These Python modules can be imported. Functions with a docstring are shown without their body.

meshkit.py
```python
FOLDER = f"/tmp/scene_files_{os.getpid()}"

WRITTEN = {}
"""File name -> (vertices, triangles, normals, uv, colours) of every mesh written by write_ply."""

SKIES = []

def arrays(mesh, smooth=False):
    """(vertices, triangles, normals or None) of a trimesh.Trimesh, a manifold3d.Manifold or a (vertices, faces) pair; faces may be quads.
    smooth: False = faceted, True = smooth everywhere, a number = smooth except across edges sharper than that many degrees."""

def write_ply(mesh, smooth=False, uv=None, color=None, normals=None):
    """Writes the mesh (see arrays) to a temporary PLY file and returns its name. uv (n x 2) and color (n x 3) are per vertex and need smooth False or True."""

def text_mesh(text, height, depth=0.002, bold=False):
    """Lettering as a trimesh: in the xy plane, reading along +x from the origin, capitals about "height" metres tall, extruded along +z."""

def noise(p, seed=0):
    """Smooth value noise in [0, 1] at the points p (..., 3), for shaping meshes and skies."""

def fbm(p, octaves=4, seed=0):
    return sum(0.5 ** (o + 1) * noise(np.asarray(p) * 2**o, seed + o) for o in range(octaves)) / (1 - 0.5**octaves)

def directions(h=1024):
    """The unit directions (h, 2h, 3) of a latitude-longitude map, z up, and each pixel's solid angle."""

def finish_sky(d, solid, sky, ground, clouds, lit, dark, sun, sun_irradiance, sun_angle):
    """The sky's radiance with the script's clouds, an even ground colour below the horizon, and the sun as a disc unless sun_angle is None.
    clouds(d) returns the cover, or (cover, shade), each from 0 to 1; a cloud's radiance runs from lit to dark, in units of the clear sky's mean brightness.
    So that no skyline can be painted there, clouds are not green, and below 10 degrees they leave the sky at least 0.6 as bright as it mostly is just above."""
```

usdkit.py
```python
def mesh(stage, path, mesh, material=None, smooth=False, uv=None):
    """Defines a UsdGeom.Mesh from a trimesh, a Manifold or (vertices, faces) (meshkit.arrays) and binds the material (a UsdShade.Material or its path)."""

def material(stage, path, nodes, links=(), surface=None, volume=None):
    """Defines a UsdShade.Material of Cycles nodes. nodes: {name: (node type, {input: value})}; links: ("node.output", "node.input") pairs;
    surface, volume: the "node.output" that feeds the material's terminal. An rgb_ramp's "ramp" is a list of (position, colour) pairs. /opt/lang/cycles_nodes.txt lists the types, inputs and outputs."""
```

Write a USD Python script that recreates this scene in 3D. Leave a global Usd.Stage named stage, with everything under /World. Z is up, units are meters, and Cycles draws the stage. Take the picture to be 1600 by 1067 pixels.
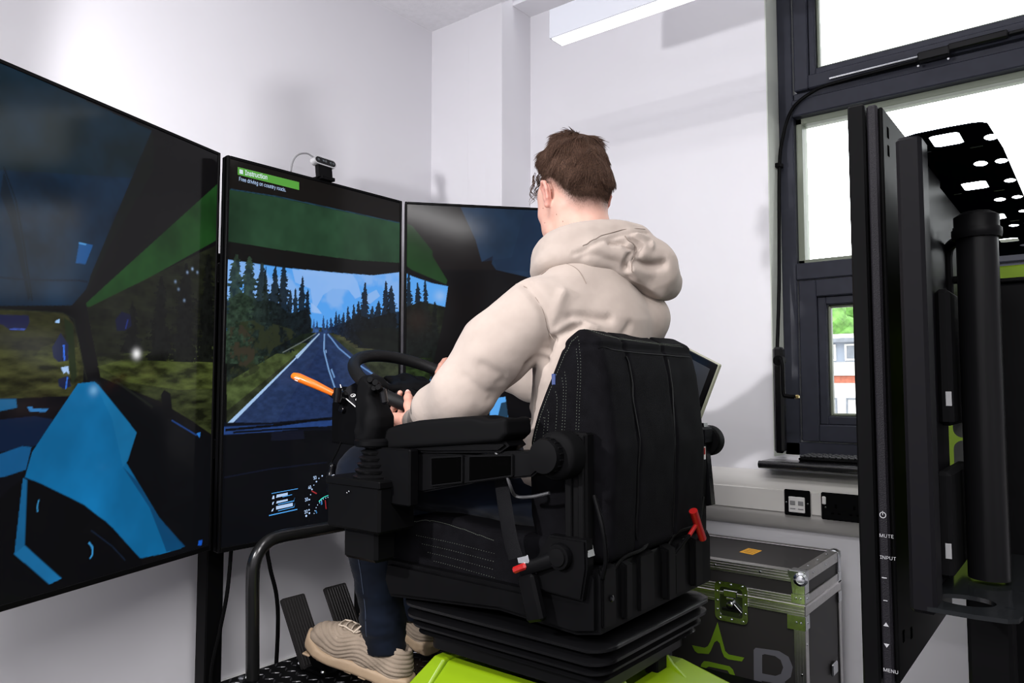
import math, random
import numpy as np, trimesh
import manifold3d as m3
from shapely.geometry import Polygon, Point, LineString, box as sbox
from shapely import affinity
from shapely.ops import unary_union
import usdkit, meshkit
from pxr import Usd, UsdGeom, UsdLux, UsdShade, Gf, Sdf, Vt

stage = Usd.Stage.CreateInMemory()
UsdGeom.SetStageUpAxis(stage, 'Z'); UsdGeom.SetStageMetersPerUnit(stage, 1.0)
UsdGeom.Xform.Define(stage, '/World'); UsdGeom.Scope.Define(stage, '/World/Looks')
rng = np.random.default_rng(7); random.seed(7)

# ------------------------------------------------------------------ camera, sky, lights, exposure
EYE = np.array([0, 0, 1.08])
YAW, PITCH = math.atan(918/1158), math.atan(70/1158)
cam = UsdGeom.Camera.Define(stage, '/World/camera')
ct = UsdGeom.Xformable(cam)
ct.AddTranslateOp().Set(Gf.Vec3d(*EYE.tolist()))
ct.AddRotateXYZOp().Set(Gf.Vec3f(90+math.degrees(PITCH), 0, math.degrees(YAW)))
cam.CreateHorizontalApertureAttr(36.0); cam.CreateVerticalApertureAttr(24.0)
cam.CreateFocalLengthAttr(36*1158/1600); cam.CreateClippingRangeAttr(Gf.Vec2f(0.02, 500))
cam.CreateExposureAttr(0.0)

sky = UsdLux.DomeLight.Define(stage, '/World/sky'); sky.CreateIntensityAttr(1.12); sky.CreateColorAttr(Gf.Vec3f(0.96, 0.98, 1.0))

def lamp(kind, name, pos, intensity, color=(1, 1, 1), aim=None, **kw):
    l = getattr(UsdLux, kind).Define(stage, '/World/'+name)
    l.CreateIntensityAttr(float(intensity)); l.CreateColorAttr(Gf.Vec3f(*color))
    for k, v in kw.items(): getattr(l, f'Create{k}Attr')(v)
    m = np.eye(4); m[3, :3] = pos
    if aim is not None:
        z = -np.array(aim, float); z /= np.linalg.norm(z)
        x = np.cross([0, 0, 1.0] if abs(z[2]) < .95 else [0, 1.0, 0], z); x /= np.linalg.norm(x); y = np.cross(z, x)
        m[0, :3], m[1, :3], m[2, :3] = x, y, z
    UsdGeom.Xformable(l).AddTransformOp().Set(Gf.Matrix4d(m.tolist()))
    return l
# the photographer's flash on the left, and the room's own rows of ceiling luminaires
flash = lamp('SphereLight', 'flash', (-1.55, -.22, 1.50), 1750, (1.0, .985, 1.0), aim=(.26, .94, .208), Radius=.04)
sh = UsdLux.ShapingAPI.Apply(flash.GetPrim()); sh.CreateShapingConeAngleAttr(53.0); sh.CreateShapingConeSoftnessAttr(.12)
lamp('RectLight', 'ceiling_lamp_a', (.9, -.4, 2.66), 46, (1, .98, .98), aim=(0, 0, -1), Width=2.4, Height=.3)
lamp('RectLight', 'ceiling_lamp_b', (.9, -2.2, 2.66), 31, (1, .98, .98), aim=(0, 0, -1), Width=3.0, Height=.3)

lamp('RectLight', 'ceiling_lamp_c', (-.5, .45, 2.66), 14, (1, .98, .98), aim=(0, 0, -1), Width=1.2, Height=.3)
lamp('RectLight', 'pendant_uplight', (.45, 1.92, 2.30), 14, (1, .98, .97), aim=(0, 0, 1), Width=3.4, Height=.05)

# ------------------------------------------------------------------ helpers
used = {}
def numbered(parent, name):
    k = (parent, name); n = used.get(k, 0); used[k] = n+1
    return name if n == 0 else f'{name}_{n:03d}'
def path_of(p): return str(p.GetPath())
def put(p, **kw):
    for k, v in kw.items():
        if v: p.SetCustomDataByKey(k, v)
def thing(name, label, cat, group=None):
    p = '/World/'+numbered('/World', name)
    x = UsdGeom.Xform.Define(stage, p).GetPrim(); put(x, label=label, category=cat, group=group)
    return x
def part(parent, name, mesh, mat, label=None, smooth=35, kind=None, uv=None):
    pp = path_of(parent); p = pp+'/'+numbered(pp, name)
    g = usdkit.mesh(stage, p, mesh, mat, smooth=smooth, uv=uv).GetPrim(); put(g, label=label, kind=kind)
    return g
def solo(name, mesh, mat, label, cat, group=None, smooth=35):
    p = '/World/'+numbered('/World', name)
    g = usdkit.mesh(stage, p, mesh, mat, smooth=smooth).GetPrim(); put(g, label=label, category=cat, group=group)
    return g
def struct(name, mesh=None, mat=None, smooth=False):
    p = '/World/'+numbered('/World', name)
    g = (usdkit.mesh(stage, p, mesh, mat, smooth=smooth) if mesh is not None else UsdGeom.Xform.Define(stage, p)).GetPrim()
    put(g, kind='structure'); return g

def M(name, rgb, rough=.5, metal=0, spec=.5, vary=0, vscale=6, bump=0, bscale=200, coat=0, sheen=0, emit=None, estr=1, sss=0, bdist=.002):
    nodes = {'p': ('principled_bsdf', {'base_color': rgb, 'roughness': rough, 'metallic': metal, 'specular_ior_level': spec})}
    links = []
    p = nodes['p'][1]
    if coat: p['coat_weight'] = coat; p['coat_roughness'] = .08
    if sheen: p['sheen_weight'] = sheen; p['sheen_roughness'] = .5
    if sss: p['subsurface_weight'] = sss; p['subsurface_radius'] = (1, .35, .2); p['subsurface_scale'] = .006
    if emit is not None: p['emission_color'] = emit; p['emission_strength'] = estr
    if vary or bump: nodes['g'] = ('geometry', {})
    if vary:
        a = np.array(rgb)
        nodes['n'] = ('noise_texture', {'scale': vscale, 'detail': 5})
        nodes['r'] = ('rgb_ramp', {'ramp': [(.3, tuple(a*(1-vary))), (.7, tuple(np.minimum(a*(1+vary), 1)))]})
        links += [('g.position', 'n.vector'), ('n.fac', 'r.fac'), ('r.color', 'p.base_color')]
    if bump:
        nodes['bn'] = ('noise_texture', {'scale': bscale, 'detail': 4}); nodes['b'] = ('bump', {'strength': bump, 'distance': bdist})
        links += [('g.position', 'bn.vector'), ('bn.fac', 'b.height'), ('b.normal', 'p.normal')]
    return usdkit.material(stage, '/World/Looks/'+name, nodes, links, surface='p.BSDF')

def cat(*ms): return trimesh.util.concatenate([m for x in ms for m in (x if isinstance(x, (list, tuple)) else [x])])
def cbox(c, s, ch=.003):
    """box with chamfered edges, centre c, size s"""
    s = np.array(s, float)/2; ch = min(ch, s.min()*.9); pts = []
    for sx in (-1, 1):
        for sy in (-1, 1):
            for sz in (-1, 1):
                q = s*[sx, sy, sz]
                for k in range(3):
                    v = np.array([sx, sy, sz])*ch; v[k] = 0
                    pts.append(q-v)
    m = trimesh.convex.convex_hull(np.array(pts)); m.apply_translation(c); return m
def bx(a, b, ch=.003):
    a, b = np.array(a, float), np.array(b, float); return cbox((a+b)/2, np.abs(b-a), ch)
def fr(o, x, y=None, z=None):
    """frame matrix: origin o, x axis along x, y (or z) as second hint"""
    x = np.array(x, float); x /= np.linalg.norm(x)
    if y is not None:
        y = np.array(y, float); zz = np.cross(x, y); zz /= np.linalg.norm(zz); yy = np.cross(zz, x)
    else:
        z = np.array(z, float); yy = np.cross(z, x); yy /= np.linalg.norm(yy); zz = np.cross(x, yy)
    m = np.eye(4); m[:3, 0], m[:3, 1], m[:3, 2], m[:3, 3] = x, yy, zz, o
    return m
def T(mesh, m): r = mesh.copy(); r.apply_transform(m); return r
def spline(pts, n=8):
    p = np.array(pts, float)
    if len(p) < 3: return p
    q = np.vstack([2*p[0]-p[1], p, 2*p[-1]-p[-2]]); out = []
    for i in range(1, len(q)-2):
        t = np.linspace(0, 1, n, endpoint=False)[:, None]; a, b, c, d = q[i-1:i+3]
        out.append(.5*((2*b)+(c-a)*t+(2*a-5*b+4*c-d)*t*t+(3*b-a-3*c+d)*t**3))
    return np.vstack(out+[p[-1:]])
def tube(pts, r, n=12, closed=False, flat=None):
    """swept round tube; flat=(axis vector, ratio) squashes it along that axis"""
    p = np.array(pts, float); N = len(p); r = np.broadcast_to(r, (N,)).astype(float)
    t = (np.roll(p, -1, 0)-np.roll(p, 1, 0)) if closed else np.gradient(p, axis=0)
    t /= np.linalg.norm(t, axis=1, keepdims=True)+1e-12
    a = np.cross(t[0], [0, 0, 1.0] if abs(t[0][2]) < .9 else [1.0, 0, 0]); A = []
    for i in range(N):
        a = a-t[i]*(a@t[i]); a /= np.linalg.norm(a)+1e-12; A.append(a)
    A = np.array(A); Bv = np.cross(t, A)
    if closed:   # undo the twist
        ang = math.atan2(A[0]@Bv[-1], A[0]@A[-1]); k = np.linspace(0, ang, N)[:, None]
        A, Bv = A*np.cos(k)+Bv*np.sin(k), -A*np.sin(k)+Bv*np.cos(k)
    th = np.arange(n)*2*math.pi/n
    off = np.cos(th)[None, :, None]*A[:, None]+np.sin(th)[None, :, None]*Bv[:, None]
    if flat is not None:
        ax = np.array(flat[0], float); ax /= np.linalg.norm(ax); off = off-(1-flat[1])*(off@ax)[..., None]*ax
    v = (p[:, None]+r[:, None, None]*off).reshape(-1, 3); f = []
    I = np.arange(N if closed else N-1)[:, None]; J = np.arange(n)[None]
    a0, b0 = I*n+J, I*n+(J+1) % n; c0, d0 = ((I+1) % N)*n+(J+1) % n, ((I+1) % N)*n+J
    f = np.vstack([np.stack([a0, b0, c0], -1).reshape(-1, 3), np.stack([a0, c0, d0], -1).reshape(-1, 3)])
    if not closed:
        v = np.vstack([v, p[0], p[-1]]); k0, k1 = N*n, N*n+1; j = np.arange(n)
        f = np.vstack([f, np.stack([np.full(n, k0), (j+1) % n, j], -1), np.stack([np.full(n, k1), (N-1)*n+j, (N-1)*n+(j+1) % n], -1)])
    m = trimesh.Trimesh(v, f, process=False)
    if m.volume < 0: m.invert()
    return m
def lathe(prof, n=32, m=None):
    """profile [(r, z)...] from bottom axis to top axis, turned about z"""
    p = np.array(prof, float); th = np.arange(n)*2*math.pi/n; N = len(p)
    v = np.stack([p[:, None, 0]*np.cos(th), p[:, None, 0]*np.sin(th), np.repeat(p[:, 1:2], n, 1)], -1).reshape(-1, 3)
    I = np.arange(N-1)[:, None]; J = np.arange(n)[None]
    a0, b0, c0, d0 = I*n+J, I*n+(J+1) % n, (I+1)*n+(J+1) % n, (I+1)*n+J
    f = np.vstack([np.stack([a0, b0, c0], -1).reshape(-1, 3), np.stack([a0, c0, d0], -1).reshape(-1, 3)])
    v = np.vstack([v, [[0, 0, p[0, 1]], [0, 0, p[-1, 1]]]]); j = np.arange(n)
    f = np.vstack([f, np.stack([np.full(n, N*n), (j+1) % n, j], -1), np.stack([np.full(n, N*n+1), (N-1)*n+j, (N-1)*n+(j+1) % n], -1)])
    r = trimesh.Trimesh(v, f, process=False)
    if r.volume < 0: r.invert()
    return T(r, m) if m is not None else r
def ext(poly, d, m=None):
    """extrude a shapely polygon (or point list) along local z by d"""
    if not hasattr(poly, 'geom_type'): poly = Polygon(poly)
    gs = [g for g in getattr(poly, 'geoms', [poly]) if g.geom_type == 'Polygon' and g.area > 1e-9]
    r = cat([trimesh.creation.extrude_polygon(g, d, engine='earcut') for g in gs])
    return T(r, m) if m is not None else r
def rrect(w, h, r, cx=0, cy=0): return sbox(cx-w/2+r, cy-h/2+r, cx+w/2-r, cy+h/2-r).buffer(r, quad_segs=6)
def bolt(p, axis, r=.006, h=.004):
    return lathe([(r, 0), (r, h*.5), (r*.7, h)], 8, fr(p, np.cross(axis, [.3, .5, .81]), z=axis) if True else None)
def XY(o, z): # frame with local z along `z`
    z = np.array(z, float); h = [1.0, 0, 0] if abs(z[0]) < .9 else [0, 1.0, 0]
    x = np.cross(h, z); return fr(o, x, z=z)

# signed distance modelling: a grid, primitives blended in, surface nets out
class Field:
    def __init__(s, lo, hi, h):
        s.lo, s.h = np.array(lo, float), h
        s.n = np.ceil((np.array(hi)-s.lo)/h).astype(int)+1
        s.F = np.full(s.n, 1.0, np.float32)
    def box(s, lo, hi):
        a = np.clip(np.floor((np.array(lo)-s.lo)/s.h).astype(int), 0, s.n); b = np.clip(np.ceil((np.array(hi)-s.lo)/s.h).astype(int)+1, 0, s.n)
        sl = tuple(slice(i, j) for i, j in zip(a, b))
        ax = [(s.lo[k]+s.h*np.arange(a[k], b[k])).astype(np.float32) for k in range(3)]
        return sl, np.meshgrid(*ax, indexing='ij', sparse=True)
    def blend(s, sl, d, k, sub=False):
        A = s.F[sl]
        if A.size == 0: return
        if sub:
            d = -d; h = np.maximum(k-np.abs(A-d), 0)/max(k, 1e-6); s.F[sl] = np.maximum(A, d)+h*h*k*.25
        else:
            h = np.maximum(k-np.abs(A-d), 0)/max(k, 1e-6); s.F[sl] = np.minimum(A, d)-h*h*k*.25
    def cone(s, a, b, ra, rb=None, k=.01, sub=False):
        a, b = np.array(a, float), np.array(b, float); rb = ra if rb is None else rb; R = max(ra, rb)+k+3*s.h
        sl, (X, Y, Zz) = s.box(np.minimum(a, b)-R, np.maximum(a, b)+R)
        ab = b-a; L = max(ab@ab, 1e-12)
        t = np.clip(((X-a[0])*ab[0]+(Y-a[1])*ab[1]+(Zz-a[2])*ab[2])/L, 0, 1)
        d = np.sqrt((X-a[0]-t*ab[0])**2+(Y-a[1]-t*ab[1])**2+(Zz-a[2]-t*ab[2])**2)-(ra+(rb-ra)*t)
        s.blend(sl, d, k, sub); return s
    def chain(s, pts, rs, k=.01):
        for i in range(len(pts)-1): s.cone(pts[i], pts[i+1], rs[i], rs[i+1], k)
        return s
    def ell(s, c, r, axes=None, k=.01, sub=False):
        c, r = np.array(c, float), np.array(r, float); R = r.max()+k+3*s.h
        sl, (X, Y, Zz) = s.box(c-R, c+R); A = np.eye(3) if axes is None else np.array(axes, float)
        q = [(X-c[0])*A[i, 0]+(Y-c[1])*A[i, 1]+(Zz-c[2])*A[i, 2] for i in range(3)]
        k0 = np.sqrt(sum((q[i]/r[i])**2 for i in range(3))); k1 = np.sqrt(sum((q[i]/r[i]**2)**2 for i in range(3)))+1e-9
        s.blend(sl, k0*(k0-1)/k1, k, sub); return s
    def rbox(s, c, half, r, axes=None, k=.01, sub=False):
        c, half = np.array(c, float), np.array(half, float); R = np.linalg.norm(half)+k+3*s.h
        sl, (X, Y, Zz) = s.box(c-R, c+R); A = np.eye(3) if axes is None else np.array(axes, float)
        q = [np.abs((X-c[0])*A[i, 0]+(Y-c[1])*A[i, 1]+(Zz-c[2])*A[i, 2])-(half[i]-r) for i in range(3)]
        d = np.sqrt(sum(np.maximum(x, 0)**2 for x in q))+np.minimum(np.maximum(np.maximum(q[0], q[1]), q[2]), 0)-r
        s.blend(sl, d, k, sub); return s
    def prism(s, poly, axis, lo, hi, r, k=.01, sub=False):
        """polygon in the two other axes, extruded along axis lo..hi, edges rounded by r (grown outward)"""
        P = np.array(poly, float); o = [i for i in range(3) if i != axis]
        l3, h3 = np.zeros(3), np.zeros(3); l3[axis], h3[axis] = lo, hi
        for j in range(2): l3[o[j]], h3[o[j]] = P[:, j].min(), P[:, j].max()
        R = r+k+3*s.h; sl, G = s.box(l3-R, h3+R); U, V = G[o[0]], G[o[1]]
        d2 = 1e9; ins = False
        for i in range(len(P)):
            a, b = P[i], P[(i+1) % len(P)]; e = b-a
            t = np.clip(((U-a[0])*e[0]+(V-a[1])*e[1])/(e@e), 0, 1)
            d2 = np.minimum(d2, (U-a[0]-t*e[0])**2+(V-a[1]-t*e[1])**2)
            c = ((a[1] > V) != (b[1] > V)) & (U < (b[0]-a[0])*(V-a[1])/(b[1]-a[1]+1e-12)+a[0])
            ins = ins ^ c
        d = np.sqrt(d2); d = np.where(ins, -d, d); w = np.abs(G[axis]-(lo+hi)/2)-(hi-lo)/2
        D = np.sqrt(np.maximum(d, 0)**2+np.maximum(w, 0)**2)+np.minimum(np.maximum(d, w), 0)-r
        s.blend(sl, D, k, sub); return s
    def cut(s, p, n):
        """keep the side of the plane that n points away from"""
        n = np.array(n, float); n /= np.linalg.norm(n); sl, (X, Y, Zz) = s.box(s.lo, s.lo+s.h*s.n)
        s.F = np.maximum(s.F, ((X-p[0])*n[0]+(Y-p[1])*n[1]+(Zz-p[2])*n[2]).astype(np.float32)); return s
    def mesh(s, smooth=0):
        F = s.F; S = F < 0; n = np.array(F.shape)
        cnt = sum(S[i:n[0]-1+i, j:n[1]-1+j, k:n[2]-1+k].astype(np.int8) for i in (0, 1) for j in (0, 1) for k in (0, 1))
        idx = np.argwhere((cnt > 0) & (cnt < 8)); vid = np.full(n-1, -1, np.int32); vid[tuple(idx.T)] = np.arange(len(idx))
        co = np.array([(i, j, k) for i in (0, 1) for j in (0, 1) for k in (0, 1)])
        val = np.stack([F[tuple((idx+c).T)] for c in co], 1); acc = np.zeros((len(idx), 3)); num = np.zeros(len(idx))
        for a in range(8):
            for b in range(a+1, 8):
                if np.abs(co[a]-co[b]).sum() != 1: continue
                x = (val[:, a] < 0) != (val[:, b] < 0); t = val[:, a]/(val[:, a]-val[:, b]+1e-20)
                acc += np.where(x[:, None], co[a]+t[:, None]*(co[b]-co[a]), 0); num += x
        v = s.lo+s.h*(idx+acc/np.maximum(num, 1)[:, None]); faces = []
        for ax in range(3):
            o1, o2 = [(1, 2), (2, 0), (0, 1)][ax]; e = np.zeros(3, int); e[ax] = 1
            A = S[tuple(slice(0, n[k]-1) if k == ax else slice(1, n[k]-1) for k in range(3))]; B = S[tuple(slice(1, n[k]) if k == ax else slice(1, n[k]-1) for k in range(3))]
            w = np.argwhere(A != B); off = np.array([0 if k == ax else 1 for k in range(3)]); w0 = w+off
            flip = A[tuple(w.T)]
            d1 = np.zeros(3, int); d1[o1] = 1; d2 = np.zeros(3, int); d2[o2] = 1
            q = np.stack([vid[tuple((w0-x).T)] for x in (d1+d2, d2, 0*d1, d1)], 1)
            q[~flip] = q[~flip][:, ::-1]; faces.append(q)
        q = np.vstack(faces); m = trimesh.Trimesh(v, np.vstack([q[:, [0, 1, 2]], q[:, [0, 2, 3]]]), process=False)
        if smooth: taubin(m, smooth)
        if m.volume < 0: m.invert()
        return m
from scipy.sparse import coo_matrix
def taubin(m, it):
    f = np.array(m.faces); i = np.r_[f[:, 0], f[:, 1], f[:, 2], f[:, 1], f[:, 2], f[:, 0]]; j = np.r_[f[:, 1], f[:, 2], f[:, 0], f[:, 0], f[:, 1], f[:, 2]]
    A = coo_matrix((np.ones(len(i)), (i, j)), shape=(len(m.vertices),)*2).tocsr(); d = np.asarray(A.sum(1)).ravel(); v = np.array(m.vertices); ok = (d > 0)[:, None]; d = np.maximum(d, 1)[:, None]
    for _ in range(it):
        for k in (.5, -.52): v = v+np.where(ok, k*(A @ v/d-v), 0)
    m.vertices = v
def normals(m):
    v, f = m.vertices, m.faces; n = np.zeros_like(v); c = np.cross(v[f[:, 1]]-v[f[:, 0]], v[f[:, 2]]-v[f[:, 0]])
    for k in range(3): np.add.at(n, f[:, k], c)
    return n/(np.linalg.norm(n, axis=1, keepdims=True)+1e-20)
def polydist(V, pts):
    d = np.full(len(V), 9.0); P = np.array(pts, float)
    for a, b in zip(P[:-1], P[1:]):
        e = b-a; t = np.clip(((V-a)@e)/(e@e+1e-12), 0, 1); d = np.minimum(d, np.linalg.norm(V-a-t[:, None]*e, axis=1))
    return d

from scipy.spatial import cKDTree
def snap(mesh, pts, smooth=0):
    """points moved onto the surface: nearest vertex, then its tangent plane"""
    V, N = np.array(mesh.vertices), normals(mesh); p = np.array(pts, float); i = cKDTree(V).query(p)[1]
    q = p-N[i]*((p-V[i])*N[i]).sum(1)[:, None]; d = q-V[i]; L = np.linalg.norm(d, axis=1, keepdims=True); q = V[i]+d*np.minimum(1, .006/(L+1e-9))
    if smooth:
        K = np.ones(smooth)/smooth; q = np.stack([np.convolve(np.pad(q[:, k], smooth//2, mode='edge'), K, 'valid') for k in range(3)], 1)
    return q
# ------------------------------------------------------------------ materials
WHITE = (.785, .775, .81)
m_wall = M('wall_paint', WHITE, .6, spec=.25, vary=.012, vscale=2, bump=.08, bscale=350, bdist=.001)
m_ceil = M('ceiling_plaster', (.82, .81, .84), .8, spec=.1, vary=.03, vscale=40, bump=.3, bscale=120)
m_floor = M('carpet', (.07, .07, .075), .9, spec=.1, vary=.25, vscale=90, bump=.5, bscale=300)
m_reveal = M('reveal_paint', (.60, .63, .57), .5, spec=.3)
m_frame = M('window_frame_coating', (.028, .030, .043), .42, spec=.25, vary=.1, vscale=30)
m_black = M('black_plastic', (.0026, .0026, .003), .45, spec=.06, vary=.15, vscale=20)
m_blackm = M('matt_black_plastic', (.003, .003, .0034), .65, spec=.06, bump=.25, bscale=900, bdist=.0006)
m_gloss = M('gloss_black', (.004, .004, .005), .18, spec=.3)
m_metal_b = M('black_powder_coat', (.0035, .0035, .0038), .38, spec=.06, bump=.12, bscale=1200, bdist=.0004)
m_sill = M('sill_stone', (.012, .012, .014), .15, spec=.6, vary=.5, vscale=250)
m_upvc = M('trunking_pvc', (.72, .70, .67), .4, spec=.4)
m_alu = M('aluminium', (.62, .61, .60), .32, metal=1, vary=.06, vscale=60)
m_zinc = M('zinc_steel', (.66, .68, .70), .18, metal=1, vary=.12, vscale=80)
m_lime = M('lime_gloss', (.20, .32, .006), .25, spec=.3)
m_white = M('white_plastic', (.75, .74, .73), .35)
m_rubber = M('rubber', (.004, .004, .0042), .5, spec=.06)
m_red = M('red_plastic', (.34, .008, .008), .35)
m_orange = M('orange_plastic', (.85, .17, .012), .3)
# ------------------------------------------------------------------ the room
struct('floor', bx((-2.6, -3.8, -.1), (4.2, 2.8, 0), .001), m_floor)
struct('ceiling', bx((-2.6, -3.8, 2.707), (4.2, 2.372, 2.9), .001), m_ceil)
struct('wall_left', bx((-2.55, -3.8, 0), (-2.348, 2.75, 2.9), .001), m_wall)
wf = m3.Manifold.cube((6.2, .22, 2.9)).translate((-2.4, 2.567, 0)) - m3.Manifold.cube((2.15, 1, 1.85)).translate((-.888, 2.4, .84))
struct('wall_front', wf, m_wall)
struct('wall_right', bx((3.8, -3.8, 0), (4.0, 2.75, 2.9), .001), m_wall)
struct('wall_back', bx((-2.4, -3.9, 0), (4.0, -3.7, 2.9), .001), m_wall)
struct('trim_1', bx((-2.4, 2.37, 0), (-2.12, 2.6, 2.9), .001), m_wall)          # return beside the pier
struct('trim_2', bx((-2.12, 2.366, 0), (-1.931, 2.6, 2.9), .002), m_wall)        # pier
struct('trim_3', bx((-1.931, 2.44, 2.722), (4.0, 2.6, 2.9), .001), m_wall)       # bulkhead over the window bay
struct('baseboard_left', bx((-2.36, -3.7, 0), (-2.333, 2.37, .1), .004), m_white)
struct('baseboard_front', bx((-1.93, 2.553, 0), (3.8, 2.57, .1), .004), m_white)

# window: outer frame, transoms, sashes, panes, reveals
win = struct('window_1')
X0, X1, YF, YG = -.885, 1.262, 2.68, 2.735
part(win, 'reveal', bx((-.8895, 2.5675, .84), (-.884, 2.78, 2.70), .001), m_reveal)
part(win, 'reveal', bx((1.24, 2.5675, .84), (1.262, 2.78, 2.70), .001), m_reveal)
part(win, 'window_sill', cat(bx((-.905, 2.475, .808), (1.30, 2.78, .832), .006), tube([(-.905, 2.472, .820), (1.30, 2.472, .820)], .0125, 14)), m_sill, 'polished black stone sill')
m_bead = M('glazing_bead', (.20, .225, .175), .4, spec=.4)
def rail(a, b, ch=.004): return bx(a, b, ch)
part(win, 'window_frame', rail((X0, YF, .832), (-.832, 2.78, 2.70)), m_frame)
part(win, 'window_frame', rail((1.21, YF, .832), (X1-.022, 2.78, 2.70)), m_frame)
part(win, 'window_frame', rail((X0, YF, .832), (1.24, 2.78, .885)), m_frame)
part(win, 'window_frame', rail((X0, YF, 2.64), (1.24, 2.78, 2.70)), m_frame)
part(win, 'transom', cat(rail((-.834, YF-.012, 2.045), (1.21, 2.78, 2.105)), rail((-.834, YF+.01, 2.10), (1.21, 2.78, 2.135))), m_frame)
part(win, 'transom', rail((-.834, YF-.004, 1.455), (1.21, 2.78, 1.515)), m_frame)
part(win, 'mullion', rail((.17, YF, .885), (.235, 2.78, 2.05)), m_frame)
def ring(x0, x1, z0, z1, w, y0, y1, ch=.004):
    return cat(bx((x0, y0, z0), (x0+w, y1, z1), ch), bx((x1-w, y0, z0), (x1, y1, z1), ch), bx((x0+w-.002, y0, z0), (x1-w+.002, y1, z0+w), ch), bx((x0+w-.002, y0, z1-w), (x1-w+.002, y1, z1), ch))
m_pane = usdkit.material(stage, '/World/Looks/window_glass', {'t': ('transparent_bsdf', {'color': (.97, .985, .98)}), 'g': ('glossy_bsdf', {'color': (1, 1, 1), 'roughness': .02}), 'f': ('fresnel', {'IOR': 1.45}), 'm': ('mix_closure', {})},
    [('f.fac', 'm.fac'), ('t.BSDF', 'm.closure1'), ('g.BSDF', 'm.closure2')], surface='m.closure')
def sash(name, x0, x1, z0, z1, w1, w2, yy):
    s = part(win, name, cat(ring(x0, x1, z0, z1, w1, yy, yy+.07), ring(x0+w1-.001, x1-w1+.001, z0+w1-.001, z1-w1+.001, w2, yy+.012, yy+.06)), m_frame)
    part(s, 'glazing_bead', ring(x0+w1+w2-.001, x1-w1-w2+.001, z0+w1+w2-.001, z1-w1-w2+.001, .010, yy+.03, yy+.055), m_bead)
    part(s, 'pane', bx((x0+w1+w2, yy+.046, z0+w1+w2), (x1-w1-w2, yy+.050, z1-w1-w2), .0005), m_pane)
sash('sash', -.825, 1.205, 2.137, 2.64, .050, .024, YF-.006)
sash('sash', -.826, .168, .888, 1.452, .060, .030, YF-.006)
sash('sash', .238, 1.205, .888, 1.452, .060, .030, YF-.006)
for a, b in ((-.832, .17), (.235, 1.21)):
    part(win, 'glazing_bead', cat(bx((a, YG-.03, 1.515), (a+.022, YG+.03, 2.045), .002), bx((b-.022, YG-.03, 1.515), (b, YG+.03, 2.045), .002), bx((a, YG-.03, 2.023), (b, YG+.03, 2.045), .002), bx((a, YG-.03, 1.515), (b, YG+.03, 1.530), .002)), m_bead)
    part(win, 'pane', bx((a+.02, YG, 1.525), (b-.02, YG+.005, 2.025), .0005), m_pane)

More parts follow.
